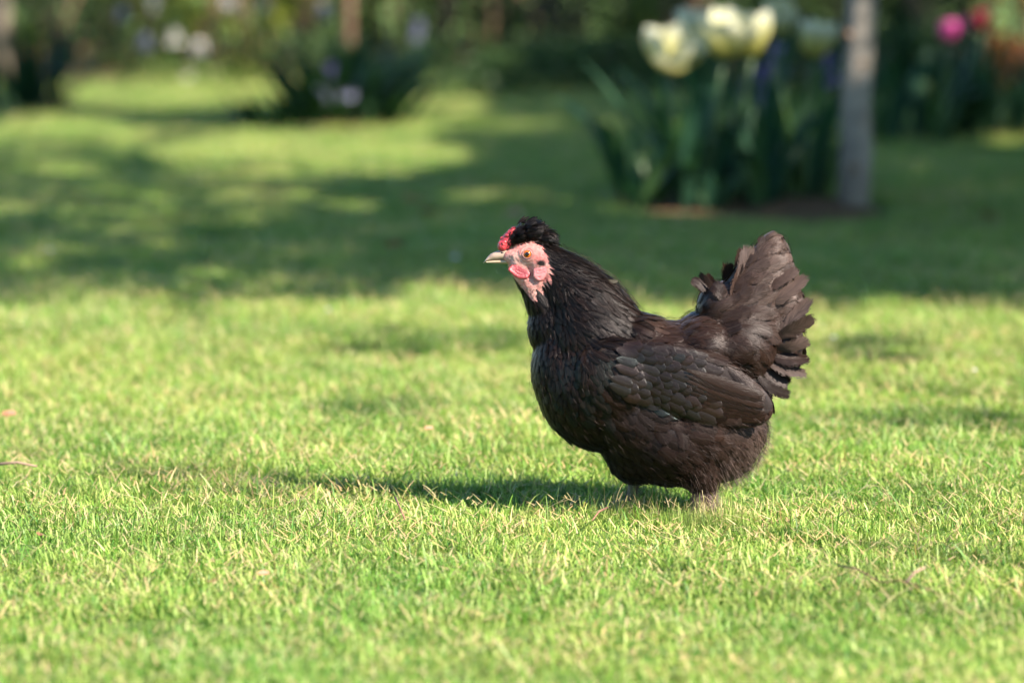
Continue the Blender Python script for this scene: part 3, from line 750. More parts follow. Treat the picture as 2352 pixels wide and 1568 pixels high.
FACE = [(1150, 585), (1168, 566), (1190, 556), (1222, 551), (1248, 564), (1260, 588), (1271, 612), (1273, 630), (1265, 652), (1243, 678), (1228, 697), (1207, 672), (1180, 640), (1158, 618), (1145, 600)]
def inside(poly, u, v):
    c = False; n = len(poly)
    for i in range(n):
        x1, y1 = poly[i]; x2, y2 = poly[i - 1]
        if (y1 > v) != (y2 > v) and u < (x2 - x1) * (v - y1) / (y2 - y1) + x1: c = not c
    return c
U = (BV[:, 0] + HX) / K + CU; Vv = 1163 - (BV[:, 2] - _zb) / ZS; Wv = BV[:, 1] / K
colr = np.tile(np.array([0.010, 0.0075, 0.0065, 1.0], np.float32), (nv, 1))
fm = np.zeros(nv, np.float32)
cand = np.where((U < 1285) & (Vv > 540) & (Vv < 705))[0]
def g2(u, v, cu, cv, a, b): return math.exp(-((u - cu) / a) ** 2 - ((v - cv) / b) ** 2)
_fp = np.array(FACE, float); _fq = np.roll(_fp, -1, 0); _fd = _fq - _fp; _fl = (_fd ** 2).sum(1)
def face_in(u, v):
    """how far inside the bare face (pixels; negative outside)"""
    p_ = np.array((u, v)); t = np.clip(((p_ - _fp) * _fd).sum(1) / _fl, 0, 1)
    d = math.sqrt(((p_ - _fp - _fd * t[:, None]) ** 2).sum(1).min())
    return d if inside(FACE, u, v) else -d
for i in cand:
    u, v = float(U[i]), float(Vv[i])
    di = face_in(u, v) + 3.0 * mnoise.noise(Vector((u * .3, v * .3, Wv[i] * .3)))
    k_f = min(1, max(0, (di + 2) / 7.0))
    if k_f <= 0: continue
    fm[i] = k_f
    n1 = mnoise.noise(Vector((u * .16, v * .16, Wv[i] * .16))); n2 = mnoise.noise(Vector((u * .5, v * .5, Wv[i] * .4)))
    pale = np.array([0.345, 0.225, 0.185]); pink = np.array([0.37, 0.115, 0.10]); red = np.array([0.30, 0.035, 0.035]); grey = np.array([0.09, 0.062, 0.048])
    k = min(1, max(0, 0.50 + 0.65 * n1 + 0.45 * n2 + .6 * g2(u, v, 1237, 580, 24, 20) + .35 * g2(u, v, 1205, 562, 20, 10) - .5 * g2(u, v, 1180, 592, 24, 12) - .3 * g2(u, v, 1215, 605, 20, 9)))
    c = pale * (1 - k) + pink * k
    k = min(1, .55 * g2(u, v, 1250, 634, 22, 9) + .3 * g2(u, v, 1185, 612, 20, 8)); c = c * (1 - k) + red * k
    k = min(1, 1.0 * g2(u, v, 1222, 662, 22, 20) * (0.5 + .9 * n2)); k = max(k, 0)
    c = c * (1 - k) + grey * k
    k = min(1, max(0, 2.6 * g2(u, v, 1243 + 4 * n2, 600, 11, 7) - .45)); c = c * (1 - k) + np.array([0.012, 0.01, 0.009]) * k
    k = min(1, max(0, 1.3 * g2(u, v, 1192, 601, 12, 5) - .4)) * .4; c = c * (1 - k) + grey * k
    colr[i, :3] = c * k_f + colr[i, :3] * (1 - k_f)
ca = body_me.attributes.new('skin', 'FLOAT_COLOR', 'POINT'); ca.data.foreach_set('color', colr.ravel())
# ridges and wrinkles of bare skin
nor = np.empty(nv * 3, np.float32); body_me.vertices.foreach_get('normal', nor); nor = nor.reshape(-1, 3)
for i in cand:
    if fm[i] < .02: continue
    u, v, w = float(U[i]), float(Vv[i]), float(Wv[i])
    de = math.hypot(u - 1211, v - 580)
    h = 1.6 * mnoise.noise(Vector((u * .22, v * .22, w * .22))) + .8 * mnoise.noise(Vector((u * .55, v * .55, w * .5)))
    h += 2.2 * math.exp(-((de - 14) / 3.2) ** 2) - 5.0 * math.exp(-(de / 8.5) ** 2)
    if v > 628: h += 1.3 * mnoise.noise(Vector((u * .10 + v * .05, v * .34 + u * .16, w * .1)))
    BV[i] += nor[i] * h * K * fm[i]
body_me.vertices.foreach_set('co', BV.ravel()); body_me.update()
m, nt, N, L, P, O = mat("hen_skin")
a = N.new("ShaderNodeAttribute"); a.attribute_name = 'skin'
L.new(a.outputs["Color"], P.inputs["Base Color"]); P.inputs["Roughness"].default_value = 0.5
P.inputs["Specular IOR Level"].default_value = 0.12; P.inputs["Subsurface Weight"].default_value = 0.12; P.inputs["Subsurface Scale"].default_value = 0.002
P.inputs["Subsurface Radius"].default_value = (1.0, .35, .2)
g = N.new("ShaderNodeNewGeometry"); n = noise(N, L, 1100, 3, g.outputs["Position"])
b = N.new("ShaderNodeBump"); b.inputs["Strength"].default_value = .35; b.inputs["Distance"].default_value = .0006
L.new(n.outputs[0], b.inputs["Height"]); L.new(b.outputs[0], P.inputs["Normal"])
body_me.materials.clear(); body_me.materials.append(m); SKIN_M = m
body = bpy.data.objects.new("body", body_me); COL.objects.link(body); body.parent = hen
body["label"] = "body with bare pink face and throat"

# ---- feathers
def feather_mat(name, gloss=0.36, barb=1.0, fray=.85, relief=.0006, spec=.16):
    m, nt, N, L, P, O = mat(name)
    c = N.new("ShaderNodeAttribute"); c.attribute_name = 'fcol'
    uv = N.new("ShaderNodeAttribute"); uv.attribute_name = 'fuv'
    sep = N.new("ShaderNodeSeparateXYZ"); L.new(uv.outputs["Vector"], sep.inputs[0])
    ab = N.new("ShaderNodeMath"); ab.operation = 'ABSOLUTE'; L.new(sep.outputs[0], ab.inputs[0])
    # barbs run slantwise from the shaft
    k = N.new("ShaderNodeMath"); k.operation = 'MULTIPLY_ADD'; L.new(ab.outputs[0], k.inputs[0]); k.inputs[1].default_value = -0.45
    L.new(sep.outputs[1], k.inputs[2])
    cmb = N.new("ShaderNodeCombineXYZ"); L.new(k.outputs[0], cmb.inputs[0]); L.new(sep.outputs[2], cmb.inputs[1])
    sx = N.new("ShaderNodeMath"); sx.operation = 'MULTIPLY'; L.new(sep.outputs[0], sx.inputs[0]); sx.inputs[1].default_value = 0.06; L.new(sx.outputs[0], cmb.inputs[2])
    n = noise(N, L, 34, 3, cmb.outputs[0], .7)
    mp = N.new("ShaderNodeMapRange"); L.new(n.outputs[0], mp.inputs[0]); mp.inputs[1].default_value = .3; mp.inputs[2].default_value = .7
    mp.inputs[3].default_value = 1 - .32 * barb; mp.inputs[4].default_value = 1 + .38 * barb
    vm = N.new("ShaderNodeVectorMath"); vm.operation = 'SCALE'; L.new(c.outputs["Color"], vm.inputs[0]); L.new(mp.outputs[0], vm.inputs["Scale"])
    # shaft
    sh = N.new("ShaderNodeMath"); sh.operation = 'LESS_THAN'; L.new(ab.outputs[0], sh.inputs[0]); sh.inputs[1].default_value = 0.05
    sm = N.new("ShaderNodeMath"); sm.operation = 'MULTIPLY'; L.new(sh.outputs[0], sm.inputs[0]); sm.inputs[1].default_value = .45
    col = mixrgb(N, L, 'MIX', sm.outputs[0], vm.outputs[0], (.02, .015, .012))
    L.new(col, P.inputs["Base Color"])
    P.inputs["Roughness"].default_value = gloss
    P.inputs["Specular IOR Level"].default_value = spec
    ir = N.new("ShaderNodeAttribute"); ir.attribute_name = 'irid'
    spt = mixrgb(N, L, 'MIX', ir.outputs["Fac"], (1, .95, .92), (.5, 1.0, .97))
    L.new(spt, P.inputs["Specular Tint"])
    P.inputs["Sheen Weight"].default_value = 0.03; P.inputs["Sheen Roughness"].default_value = .4
    P.inputs["Sheen Tint"].default_value = (1, .86, .76, 1)
    b = N.new("ShaderNodeBump"); b.inputs["Strength"].default_value = .55; b.inputs["Distance"].default_value = relief
    L.new(n.outputs[0], b.inputs["Height"]); L.new(b.outputs[0], P.inputs["Normal"])
    t = N.new("ShaderNodeBsdfTranslucent"); L.new(col, t.inputs[0])
    mx = N.new("ShaderNodeMixShader"); mx.inputs[0].default_value = .14
    L.new(P.outputs[0], mx.inputs[1]); L.new(t.outputs[0], mx.inputs[2])
    # frayed margin: barbs end at different lengths
    tipk = N.new("ShaderNodeMapRange"); L.new(sep.outputs[1], tipk.inputs[0]); tipk.inputs[1].default_value = .72; tipk.inputs[2].default_value = 1.0
    mxx = N.new("ShaderNodeMath"); mxx.operation = 'MAXIMUM'; L.new(ab.outputs[0], mxx.inputs[0]); L.new(tipk.outputs[0], mxx.inputs[1])
    cb2 = N.new("ShaderNodeCombineXYZ"); L.new(k.outputs[0], cb2.inputs[0]); L.new(sep.outputs[2], cb2.inputs[1]); L.new(sep.outputs[0], cb2.inputs[2])
    mps = N.new("ShaderNodeVectorMath"); mps.operation = 'MULTIPLY'; L.new(cb2.outputs[0], mps.inputs[0]); mps.inputs[1].default_value = (1, 1, .5)
    n3 = noise(N, L, 22, 2, mps.outputs[0], .6)
    lim = N.new("ShaderNodeMath"); lim.operation = 'MULTIPLY_ADD'; L.new(n3.outputs[0], lim.inputs[0]); lim.inputs[1].default_value = fray; lim.inputs[2].default_value = 1.06 - fray
    cut = N.new("ShaderNodeMath"); cut.operation = 'GREATER_THAN'; L.new(mxx.outputs[0], cut.inputs[0]); L.new(lim.outputs[0], cut.inputs[1])
    tr = N.new("ShaderNodeBsdfTransparent"); m2 = N.new("ShaderNodeMixShader")
    L.new(cut.outputs[0], m2.inputs[0]); L.new(mx.outputs[0], m2.inputs[1]); L.new(tr.outputs[0], m2.inputs[2]); L.new(m2.outputs[0], O.inputs[0])
    return m
FM = feather_mat("hen_feather")

NL, NW = 7, 6
def grid_faces(nl, nw):
    F = []
    for i in range(nl):
        for j in range(nw):
            k0 = i * (nw + 1) + j
            F.append((k0, k0 + 1, k0 + nw + 2, k0 + nw + 1))
    return F
GF = {(7, 6): grid_faces(7, 6), (16, 8): grid_faces(16, 8)}
def wprof(s, point):
    r = min(1.0, (s / .4 + .06) ** .65)
    t = max(0.0, (s - .4) / .6)
    return r * max(0.0, 1 - t ** point) ** .5
class FeatherSet:
    def __init__(s): s.V = []; s.F = []; s.C = []; s.UV = []; s.I = []
    def add(s, V, c, ir):
        k = sum(len(x) for x in s.V); n = len(V)
        nl, nw = (7, 6) if n == 56 else (16, 8)
        s.F.extend([tuple(i + k for i in f) for f in GF[(nl, nw)]]); s.V.append(V)
        s.C.append(np.tile(np.array([*c, 1.0]), (n, 1)))
        s.I.append(np.full(n, ir)); r = random.random() * 50
        uv = []
        for i in range(nl + 1):
            for j in range(nw + 1): uv.append((2 * j / nw - 1, i / nl, r))
        s.UV.append(np.array(uv))
    def build(s, name, parent, m=None, origin=None):
        if not s.V: return None
        V = np.concatenate(s.V)
        if origin is not None: V = V - origin
        o = mesh_obj(name, V, s.F, m or FM, parent, True,
                     {'fcol': ('FLOAT_COLOR', np.concatenate(s.C)), 'fuv': ('FLOAT_VECTOR', np.concatenate(s.UV)), 'irid': ('FLOAT', np.concatenate(s.I))})
        if origin is not None: o.location = origin
        return o

def conform_feather(p, t, n, Lm, Wm, base_off, tip_off, cup=.18, curl=0.0, point=2.4, bend=0.0, ragged=.05):
    """feather laid on the body: base at p, running along t; each point keeps its own height above the skin"""
    t = Vector(t).normalized(); n = Vector(n); side = t.cross(n).normalized()
    V = []
    pos = Vector(p); d = t.copy(); st = Lm / NL
    for i in range(NL + 1):
        s = i / NL
        w = Wm * .5 * wprof(s, point)
        off = base_off + (tip_off - base_off) * s ** 1.4 + curl * Lm * max(0, s - .6) ** 2
        loc, nn, _, _ = bvh.find_nearest(pos)
        if loc is None: loc, nn = pos, n
        d = (d - nn * d.dot(nn)).normalized()
        if bend:
            d = (Matrix.Rotation(bend / NL, 3, nn) @ d)
        sd = d.cross(nn).normalized()
        for j in range(NW + 1):
            x = 2 * j / NW - 1
            jit = 1 + (random.uniform(-ragged, ragged) if abs(x) == 1 else 0)
            q = loc + sd * (x * w * jit) - d * (abs(x) ** 2 * w * .25 if s > .8 else 0)
            l2, n2, _, _ = bvh.find_nearest(q)
            if l2 is None or (l2 - q).length > w * 1.2 + .002: l2, n2 = q, nn
            V.append(l2 + n2 * (off - cup * w * x * x * .55))
        pos = loc + d * st
    return np.array(V)

def free_feather(p0, p1, Wm, n, bow=.12, droop=0.0, cup=.3, point=2.6, ragged=.07, curl_dir=None, ripple=0.0, twist=0.0, nl=7, nw=6):
    """feather standing free of the body: shaft from p0 to p1, bowed; n = the side it shows"""
    p0, p1 = Vector(p0), Vector(p1); Ld = p1 - p0; Lm = Ld.length; t = Ld.normalized()
    n = (Vector(n) - t * Vector(n).dot(t)).normalized(); side0 = t.cross(n)
    cd = Vector(curl_dir).normalized() if curl_dir is not None else side0
    pts_ = []; ph = random.random() * 6.28; fq = random.uniform(9, 15); ph2 = random.random() * 9
    for i in range(nl + 1):
        s = i / nl
        pts_.append(p0 + Ld * s + n * (bow * Lm * math.sin(math.pi * s)) + cd * (droop * Lm * (s ** 2.2 - s)))
    V = []
    for i in range(nl + 1):
        s = i / nl
        d = (pts_[min(i + 1, nl)] - pts_[max(i - 1, 0)]).normalized()
        nn = (n - d * n.dot(d)).normalized(); sd = d.cross(nn)
        tw = twist * s; sd, nn = sd * math.cos(tw) + nn * math.sin(tw), nn * math.cos(tw) - sd * math.sin(tw)
        w = Wm * .5 * wprof(s, point)
        for j in range(nw + 1):
            x = 2 * j / nw - 1; ax = abs(x)
            jit = 1 + (random.uniform(-ragged, ragged) if ax == 1 else 0)
            rp = ripple * w * ax ** 1.3 * (math.sin((s - .4 * ax) * fq * 2 + ph) * .6 + mnoise.noise(Vector((s * 9, x * 2, ph2))) * .8)
            V.append(pts_[i] + sd * (x * w * jit) - nn * (cup * w * x * x) + nn * rp + d * (ax * w * .25 - x * x * w * (.55 if s > .8 else .25)))
    return np.array(V)

# flow of the coat: place, direction, feather length and width, colour lift
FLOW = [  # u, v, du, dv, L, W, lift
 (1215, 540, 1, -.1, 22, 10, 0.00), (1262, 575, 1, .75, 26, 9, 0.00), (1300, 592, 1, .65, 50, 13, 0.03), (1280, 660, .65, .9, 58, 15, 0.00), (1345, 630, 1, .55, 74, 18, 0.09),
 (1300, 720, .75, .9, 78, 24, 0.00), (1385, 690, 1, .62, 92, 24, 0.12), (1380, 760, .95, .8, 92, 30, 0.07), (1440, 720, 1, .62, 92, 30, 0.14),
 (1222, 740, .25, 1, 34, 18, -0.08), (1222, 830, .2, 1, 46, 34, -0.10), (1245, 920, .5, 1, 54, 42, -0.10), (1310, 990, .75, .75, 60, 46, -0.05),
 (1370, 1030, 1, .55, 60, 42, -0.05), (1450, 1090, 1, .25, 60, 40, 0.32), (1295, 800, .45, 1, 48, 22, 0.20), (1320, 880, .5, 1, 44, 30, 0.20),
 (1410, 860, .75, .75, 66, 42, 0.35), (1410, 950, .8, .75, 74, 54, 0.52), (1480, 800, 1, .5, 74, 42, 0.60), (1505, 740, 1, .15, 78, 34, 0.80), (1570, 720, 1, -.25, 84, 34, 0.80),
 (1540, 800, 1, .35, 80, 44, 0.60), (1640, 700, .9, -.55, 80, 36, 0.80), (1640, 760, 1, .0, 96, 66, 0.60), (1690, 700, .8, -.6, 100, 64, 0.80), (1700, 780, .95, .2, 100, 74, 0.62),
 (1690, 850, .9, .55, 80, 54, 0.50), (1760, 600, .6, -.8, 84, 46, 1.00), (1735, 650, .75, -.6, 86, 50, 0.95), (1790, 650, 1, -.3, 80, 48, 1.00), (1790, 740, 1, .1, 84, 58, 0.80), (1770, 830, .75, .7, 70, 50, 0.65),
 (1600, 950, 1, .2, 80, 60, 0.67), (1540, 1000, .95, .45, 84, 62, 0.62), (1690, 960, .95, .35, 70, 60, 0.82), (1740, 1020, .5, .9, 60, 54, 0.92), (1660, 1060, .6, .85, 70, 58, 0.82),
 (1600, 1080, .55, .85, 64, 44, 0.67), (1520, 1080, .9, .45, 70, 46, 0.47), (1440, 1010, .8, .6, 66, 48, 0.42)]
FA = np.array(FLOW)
def flow(u, v):
    d2 = (FA[:, 0] - u) ** 2 + (FA[:, 1] - v) ** 2 + 150.0
    w = 1 / d2 ** 1.6; w /= w.sum()
    r = (FA[:, 2:] * w[:, None]).sum(0)
    return r[0], r[1], r[2], r[3], r[4]
WING = [(1462, 800), (1520, 786), (1600, 792), (1690, 852), (1770, 905), (1766, 950), (1690, 948), (1612, 936), (1527, 934), (1474, 905), (1450, 860)]
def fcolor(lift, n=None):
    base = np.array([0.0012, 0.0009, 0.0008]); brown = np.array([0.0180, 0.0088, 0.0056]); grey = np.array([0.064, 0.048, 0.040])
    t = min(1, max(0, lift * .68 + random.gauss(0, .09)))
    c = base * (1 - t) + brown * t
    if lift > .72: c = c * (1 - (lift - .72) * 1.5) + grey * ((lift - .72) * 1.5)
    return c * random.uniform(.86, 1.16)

# dart-throwing over the skin
order = rng.permutation(len(body_me.polygons))
cen = np.empty(len(body_me.polygons) * 3, np.float32); body_me.polygons.foreach_get('center', cen); cen = cen.reshape(-1, 3)
pno = np.empty(len(body_me.polygons) * 3, np.float32); body_me.polygons.foreach_get('normal', pno); pno = pno.reshape(-1, 3)
grid = {}; CELL = 0.02; placed = []
for f in order[:60000]:
    p = cen[f]; u, v, w = to_hpx(p)
    if v < 706 and u < 1285 and inside(FACE, u, v): continue
    if v > 1122: continue
    nrm = pno[f]
    if abs(nrm[1]) > .45 and inside(WING, u, v) and u > 1480: continue
    du, dv, Lp, Wp, lift = flow(u, v)
    sc_ = 1.0 if u > 1590 and v < 905 else .86
    Lp *= sc_; Wp *= sc_
    r = .37 * math.sqrt(Lp * Wp) * K
    key = (int(p[0] // CELL), int(p[1] // CELL), int(p[2] // CELL)); ok = True
    for a_ in (-1, 0, 1):
        for b_ in (-1, 0, 1):
            for c_ in (-1, 0, 1):
                for q in grid.get((key[0] + a_, key[1] + b_, key[2] + c_), ()):
                    if (q[0] - p[0]) ** 2 + (q[1] - p[1]) ** 2 + (q[2] - p[2]) ** 2 < r * r: ok = False; break
                if not ok: break
            if not ok: break
        if not ok: break
    if not ok: continue
    grid.setdefault(key, []).append(p)
    placed.append((p, nrm, u, v, w, du, dv, Lp, Wp, lift))
def region(u, v):
    if v < 562 and u < 1286: return 'crest'
    if v < 800 and u < 1470 and v < 560 + (u - 1180) * 1.1 + 140: return 'neck_hackle'
    if u > 1600 and v < 905 - max(0, 1700 - u) * .35: return 'tail_cushion'
    if v > 925 and u > 1430: return 'fluff'
    if u < 1430: return 'breast_plumage'
    return 'saddle_plumage'
sets = {k: FeatherSet() for k in ('crest', 'neck_hackle', 'tail_cushion', 'fluff', 'breast_plumage', 'saddle_plumage')}
big = {k: [] for k in sets}
for (p, nrm, u, v, w, du, dv, Lp, Wp, lift) in placed:
    a_ = random.gauss(0, .16); du, dv = du * math.cos(a_) - dv * math.sin(a_), du * math.sin(a_) + dv * math.cos(a_)
    t = Vector((du, 0, -dv)); n_ = Vector(nrm); t = t - n_ * t.dot(n_)
    if t.length < .15: t = Vector((0, 0, -1)) - n_ * (-n_.z)
    reg = region(u, v)
    Lr = Lp * random.uniform(.82, 1.2) * K; Wr = Wp * random.uniform(.85, 1.15) * K
    pt = {'crest': 1.8, 'neck_hackle': 1.9, 'tail_cushion': 3.0, 'fluff': 3.0, 'breast_plumage': 2.6, 'saddle_plumage': 2.0}[reg]
    lf = {'crest': .30, 'neck_hackle': .05, 'tail_cushion': .07, 'fluff': .05, 'breast_plumage': .03, 'saddle_plumage': .045}[reg]
    curl = {'crest': -.2, 'neck_hackle': .08, 'tail_cushion': .35, 'fluff': .25, 'breast_plumage': 0, 'saddle_plumage': .15}[reg]
    if random.random() < .07: lf *= 2.0
    back = p - np.array(t.normalized()) * Lr * .42
    V = conform_feather(back, t, n_, Lr, Wr, .0002, lf * Lr * random.uniform(.7, 1.3) + .0012, .22, curl * random.uniform(.2, 1), pt, random.gauss(0, .25) + (.75 * (1 if nrm[1] > 0 else -1) if reg == 'tail_cushion' and u > 1690 else 0), .06)
    # iridescent green-blue on the shoulder scales
    ir = .6 if (reg == 'breast_plumage' and 1270 < u < 1400 and 790 < v < 960 and random.random() < .5) else 0.15 * random.random()
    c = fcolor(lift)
    if ir > .5: c = c + np.array([.001, .0025, .0025])  # teal sheen painted into the base colour
    if nrm[1] < -.25 and Lp * Wp > 2300 and v < 1090: big[reg].append((Lp * Wp * random.uniform(.8, 1.2), V, c, ir))
    else: sets[reg].add(V, c, ir)
FM_BLACK = feather_mat("hen_black_feather", .33, 1.0, .85, .0006, .12)
FM_SOFT = feather_mat("hen_fluff_feather", .5, .8, .95, .0006, .12)
NIND = 150
allbig = sorted([(x[0], k, i) for k in big for i, x in enumerate(big[k])], reverse=True)
ind = {(k, i) for _, k, i in allbig[:NIND]}
parents = {}
FM_CUSH = feather_mat('hen_cushion_feather', .40, 1.4, .85, .0009)
MATS = {'fluff': FM_SOFT, 'tail_cushion': FM_CUSH, 'crest': FM_BLACK, 'neck_hackle': FM_BLACK, 'breast_plumage': FM_BLACK}
for k in sets:
    for i, x in enumerate(big[k]):
        if (k, i) not in ind: sets[k].add(*x[1:])
    parents[k] = sets[k].build(k, hen, MATS.get(k, FM)); parents[k]["kind"] = "stuff"
for k in sets:
    for i, x in enumerate(big[k]):
        if (k, i) in ind:
            fs = FeatherSet(); fs.add(*x[1:]); fs.build("feather", parents[k], MATS.get(k, FM), origin=x[1][0])

# ---- wings: rows of coverts and the folded flight feathers
def side_point(u, v, s, reach=400):
    o = Vector(HP(u, v, s * reach)); hit = bvh.ray_cast(o, Vector((0, -s, 0)))
    if hit[0] is None:
        l, n_, _, _ = bvh.find_nearest(Vector(HP(u, v, s * 100))); return l, n_
    return hit[0], hit[1]
FM_WING = feather_mat('hen_wing_feather', .33, .9, .45, .0005, .27)
WINGF = []      # u, v, du, dv, L, W, base_off, tip_off, kind
nsec = 9
for i in range(nsec):                       # flight feathers, lowest first
    t = i / (nsec - 1)
    bu, bv = 1560 + 10 * t, 922 - 92 * t; tu, tv = 1766 - 6 * t, 946 - 42 * t
    WINGF.append((bu, bv, tu - bu, tv - bv, math.hypot(tu - bu, tv - bv), 38, 1.0 + 1.6 * i, 5.0 + 1.3 * i, 'flight'))
def lerp_edge(e, u):
    for (a_, b_) in zip(e[:-1], e[1:]):
        if a_[0] <= u <= b_[0]: return a_[1] + (b_[1] - a_[1]) * (u - a_[0]) / (b_[0] - a_[0])
    return e[0][1] if u < e[0][0] else e[-1][1]
UP = [(1430, 800), (1460, 790), (1594, 796), (1690, 862)]; LO = [(1430, 870), (1478, 900), (1527, 928), (1612, 934), (1690, 946)]
for j in range(9):                          # scale-like coverts, rear row first
    u0 = 1622 - j * 23
    top, bot = lerp_edge(UP, u0), lerp_edge(LO, u0); n_ = max(4, int(round((bot - top) / 18)))
    for i in range(n_ + 1):
        tt = i / n_; vv = bot + (top - bot) * tt + random.gauss(0, 3); uu = u0 + 12 * (tt - .5) + random.gauss(0, 5)
        WINGF.append((uu - 34, vv - 13 + 4 * tt, 1, .34 + .12 * (.5 - tt), (50 if j else 72) * random.uniform(.9, 1.12), (33 if j else 38) * random.uniform(.9, 1.12), 2.5 + .7 * j, 10.5 + .6 * j, 'covert'))
for s in (-1, 1):
    wing = empty("wing", HP(1450, 840, s * 120)); wing.parent = hen
    wo = Vector(wing.location)
    for (u, v, du, dv, Lp, Wp, b0, b1, kd) in WINGF:
        loc, nn = side_point(u, v, s)
        t = Vector((du, 0, -dv)); t = t - nn * t.dot(nn)
        V = conform_feather(loc, t, nn, Lp * K * random.uniform(.95, 1.05), Wp * K, b0 * K, b1 * K, .30 if kd == 'covert' else .2, 0, 3.2 if kd == 'covert' else 3.0, random.gauss(0, .04), .03)
        ir = (.7 * random.random() ** 1.2 if kd == 'covert' else .25)
        c = fcolor(.72 if kd == 'flight' else .62)
        if kd == 'covert': c = c + np.array([.0005, .002, .002]) * ir  # teal glint of the coverts painted into their colour
        fs = FeatherSet(); fs.add(V - np.array(wo), c, ir)
        fs.build("feather", wing, FM_WING if kd == "covert" else FM, origin=fs.V[0][0].copy())

# ---- tail: the large loose feathers
FM_TAIL = feather_mat("hen_tail_feather", .40, 1.6, .95, .0009)
tail = empty("tail", HP(1660, 800, 0)); tail.parent = hen; to = np.array(tail.location)
TAILF = [  # base u,v,w  tip u,v,w  width droop lift
 (1700, 690, -30, 1768, 521, -14, 62, .10, 1.05), (1725, 690, -36, 1796, 540, -22, 56, .16, 1.05), (1740, 680, -40, 1822, 572, -30, 46, .26, 1.1), (1752, 690, -40, 1860, 612, -40, 44, .34, 1.12),
 (1690, 690, -34, 1722, 546, -16, 52, .05, 1.0), (1672, 700, -38, 1690, 578, -18, 44, .03, .9), (1760, 700, -44, 1856, 640, -46, 44, .3, 1.1), (1745, 660, -38, 1840, 606, -34, 40, .3, 1.0),
 (1770, 790, -46, 1870, 676, -40, 56, -.18, 1.15), (1775, 770, -52, 1868, 716, -50, 50, .0, 1.1), (1770, 790, -56, 1868, 770, -56, 58, .1, .95), (1765, 810, -58, 1866, 812, -58, 62, .14, .9),
 (1760, 825, -60, 1856, 848, -60, 54, .14, .95), (1750, 840, -62, 1832, 872, -62, 44, .25, .7), (1735, 850, -64, 1808, 893, -64, 44, .22, .6), (1715, 850, -70, 1778, 902, -72, 46, .18, .55),
 (1640, 690, -20, 1583, 634, -10, 40, -.25, .6), (1650, 680, -28, 1598, 622, -16, 36, -.2, .8), (1660, 690, -40, 1625, 640, -40, 30, -.1, .8)]
for s in (1, -1):
    for (bu, bv, bw, tu, tv, tw, Wp, dr, lift) in TAILF:
        if s < 0: bu += random.gauss(0, 5); tu += random.gauss(-4, 6); tv += random.gauss(3, 6)
        inner = tu < 1835 and tv > 560 and bu > 1655
        if inner and bw < -70 and random.random() < .45: continue
        if inner: tu += random.gauss(0, 12); tv += random.gauss(0, 12); bw += random.gauss(0, 8); tw += random.gauss(0, 10); Wp *= random.uniform(.9, 1.5)
        lift = lift * random.uniform(.72, 1.06); Wp *= random.uniform(.75, 1.3)
        if tu > 1825: tu += random.gauss(-3, 7); tv += random.gauss(0, 9); tw += random.gauss(0, 14)
        V = free_feather(HP(bu, bv, bw * s), HP(tu, tv, tw * s), Wp * K, (.25 + random.gauss(0, .3), -s, .35 + random.gauss(0, .35)), random.uniform(.02, .12), dr * random.uniform(1.0, 2.0) + .06, random.uniform(-.02, .25), 4.4, .06,
                         (0.35, random.gauss(0, .4), 1), .10, random.gauss(0, .45), 16, 8)
        fs = FeatherSet(); fs.add(V - to, fcolor(lift), .1); fs.build("feather", tail, FM_TAIL, origin=fs.V[0][0].copy())

parents['crest']["label"] = "tuft of black feathers swept back on the crown"
# loose wisps of the crest
cs_ = FeatherSet()
for i in range(46):
    w = max(-24, min(24, random.gauss(0, 13))); q = random.random()
    bu = 1186 + 84 * q; bv = 520 - 14 * math.sin(math.pi * min(1, q * 1.1 + .1)) + 34 * q * q + .01 * w * w
    tu = bu + random.uniform(16, 30); tv = bv - 16 * (1 - 1.5 * q) + random.gauss(0, 4)
    V = free_feather(HP(bu, bv, w), HP(tu, tv, w * 1.15), random.uniform(6, 10) * K, (-.3, -1 if w < 0 else 1, .5), .08, random.uniform(.1, .35), .4, 1.8, .1, (0.6, 0, 1))
    cs_.add(V, fcolor(random.uniform(-.1, .4)), .1)
wisps = cs_.build("crest_wisps", parents['crest'], FM_BLACK); wisps["kind"] = "stuff"
# a stray feather sticking out of the hackle
fs = FeatherSet(); fs.add(free_feather(HP(1372, 640, -30), HP(1423, 640, -34), 17 * K, (0, -1, .5), .05, .25, .3, 3.0, .1, (0, 0, 1)), np.array([.022, .021, .012]), 0)
fs.build("feather", parents['neck_hackle'], FM)["label"] = "loose olive feather standing off the neck"

# ---- fuzz of fine down along rump, thighs, feet and throat
m_fz = simple("hen_down", (0.045, 0.031, 0.025), (0.11, 0.083, 0.068), 200, .7, .25, trans=.3)
m_bl = simple("hen_bristle", (0.008, 0.006, 0.005), (0.03, 0.022, 0.018), 200, .5, .4)
def strands(name, spots, m, parent, width=.00022):
    V = []; F = []
    for (p, d, Ln) in spots:
        d = Vector(d).normalized(); a_ = d.cross(Vector((random.gauss(0, 1), random.gauss(0, 1), random.gauss(0, 1)))).normalized()
        sag = Vector((0, 0, -1)) * Ln * .18; p = Vector(p); k = len(V)
        w = width
        V += [p - a_ * w, p + a_ * w, p + d * Ln * .55 + sag * .3 - a_ * w * .7, p + d * Ln * .55 + sag * .3 + a_ * w * .7, p + d * Ln + sag]
        F += [(k, k + 1, k + 3, k + 2), (k + 2, k + 3, k + 4)]
    o = mesh_obj(name, V, F, m, parent); o["kind"] = "stuff"; return o
sp = []; sb = []
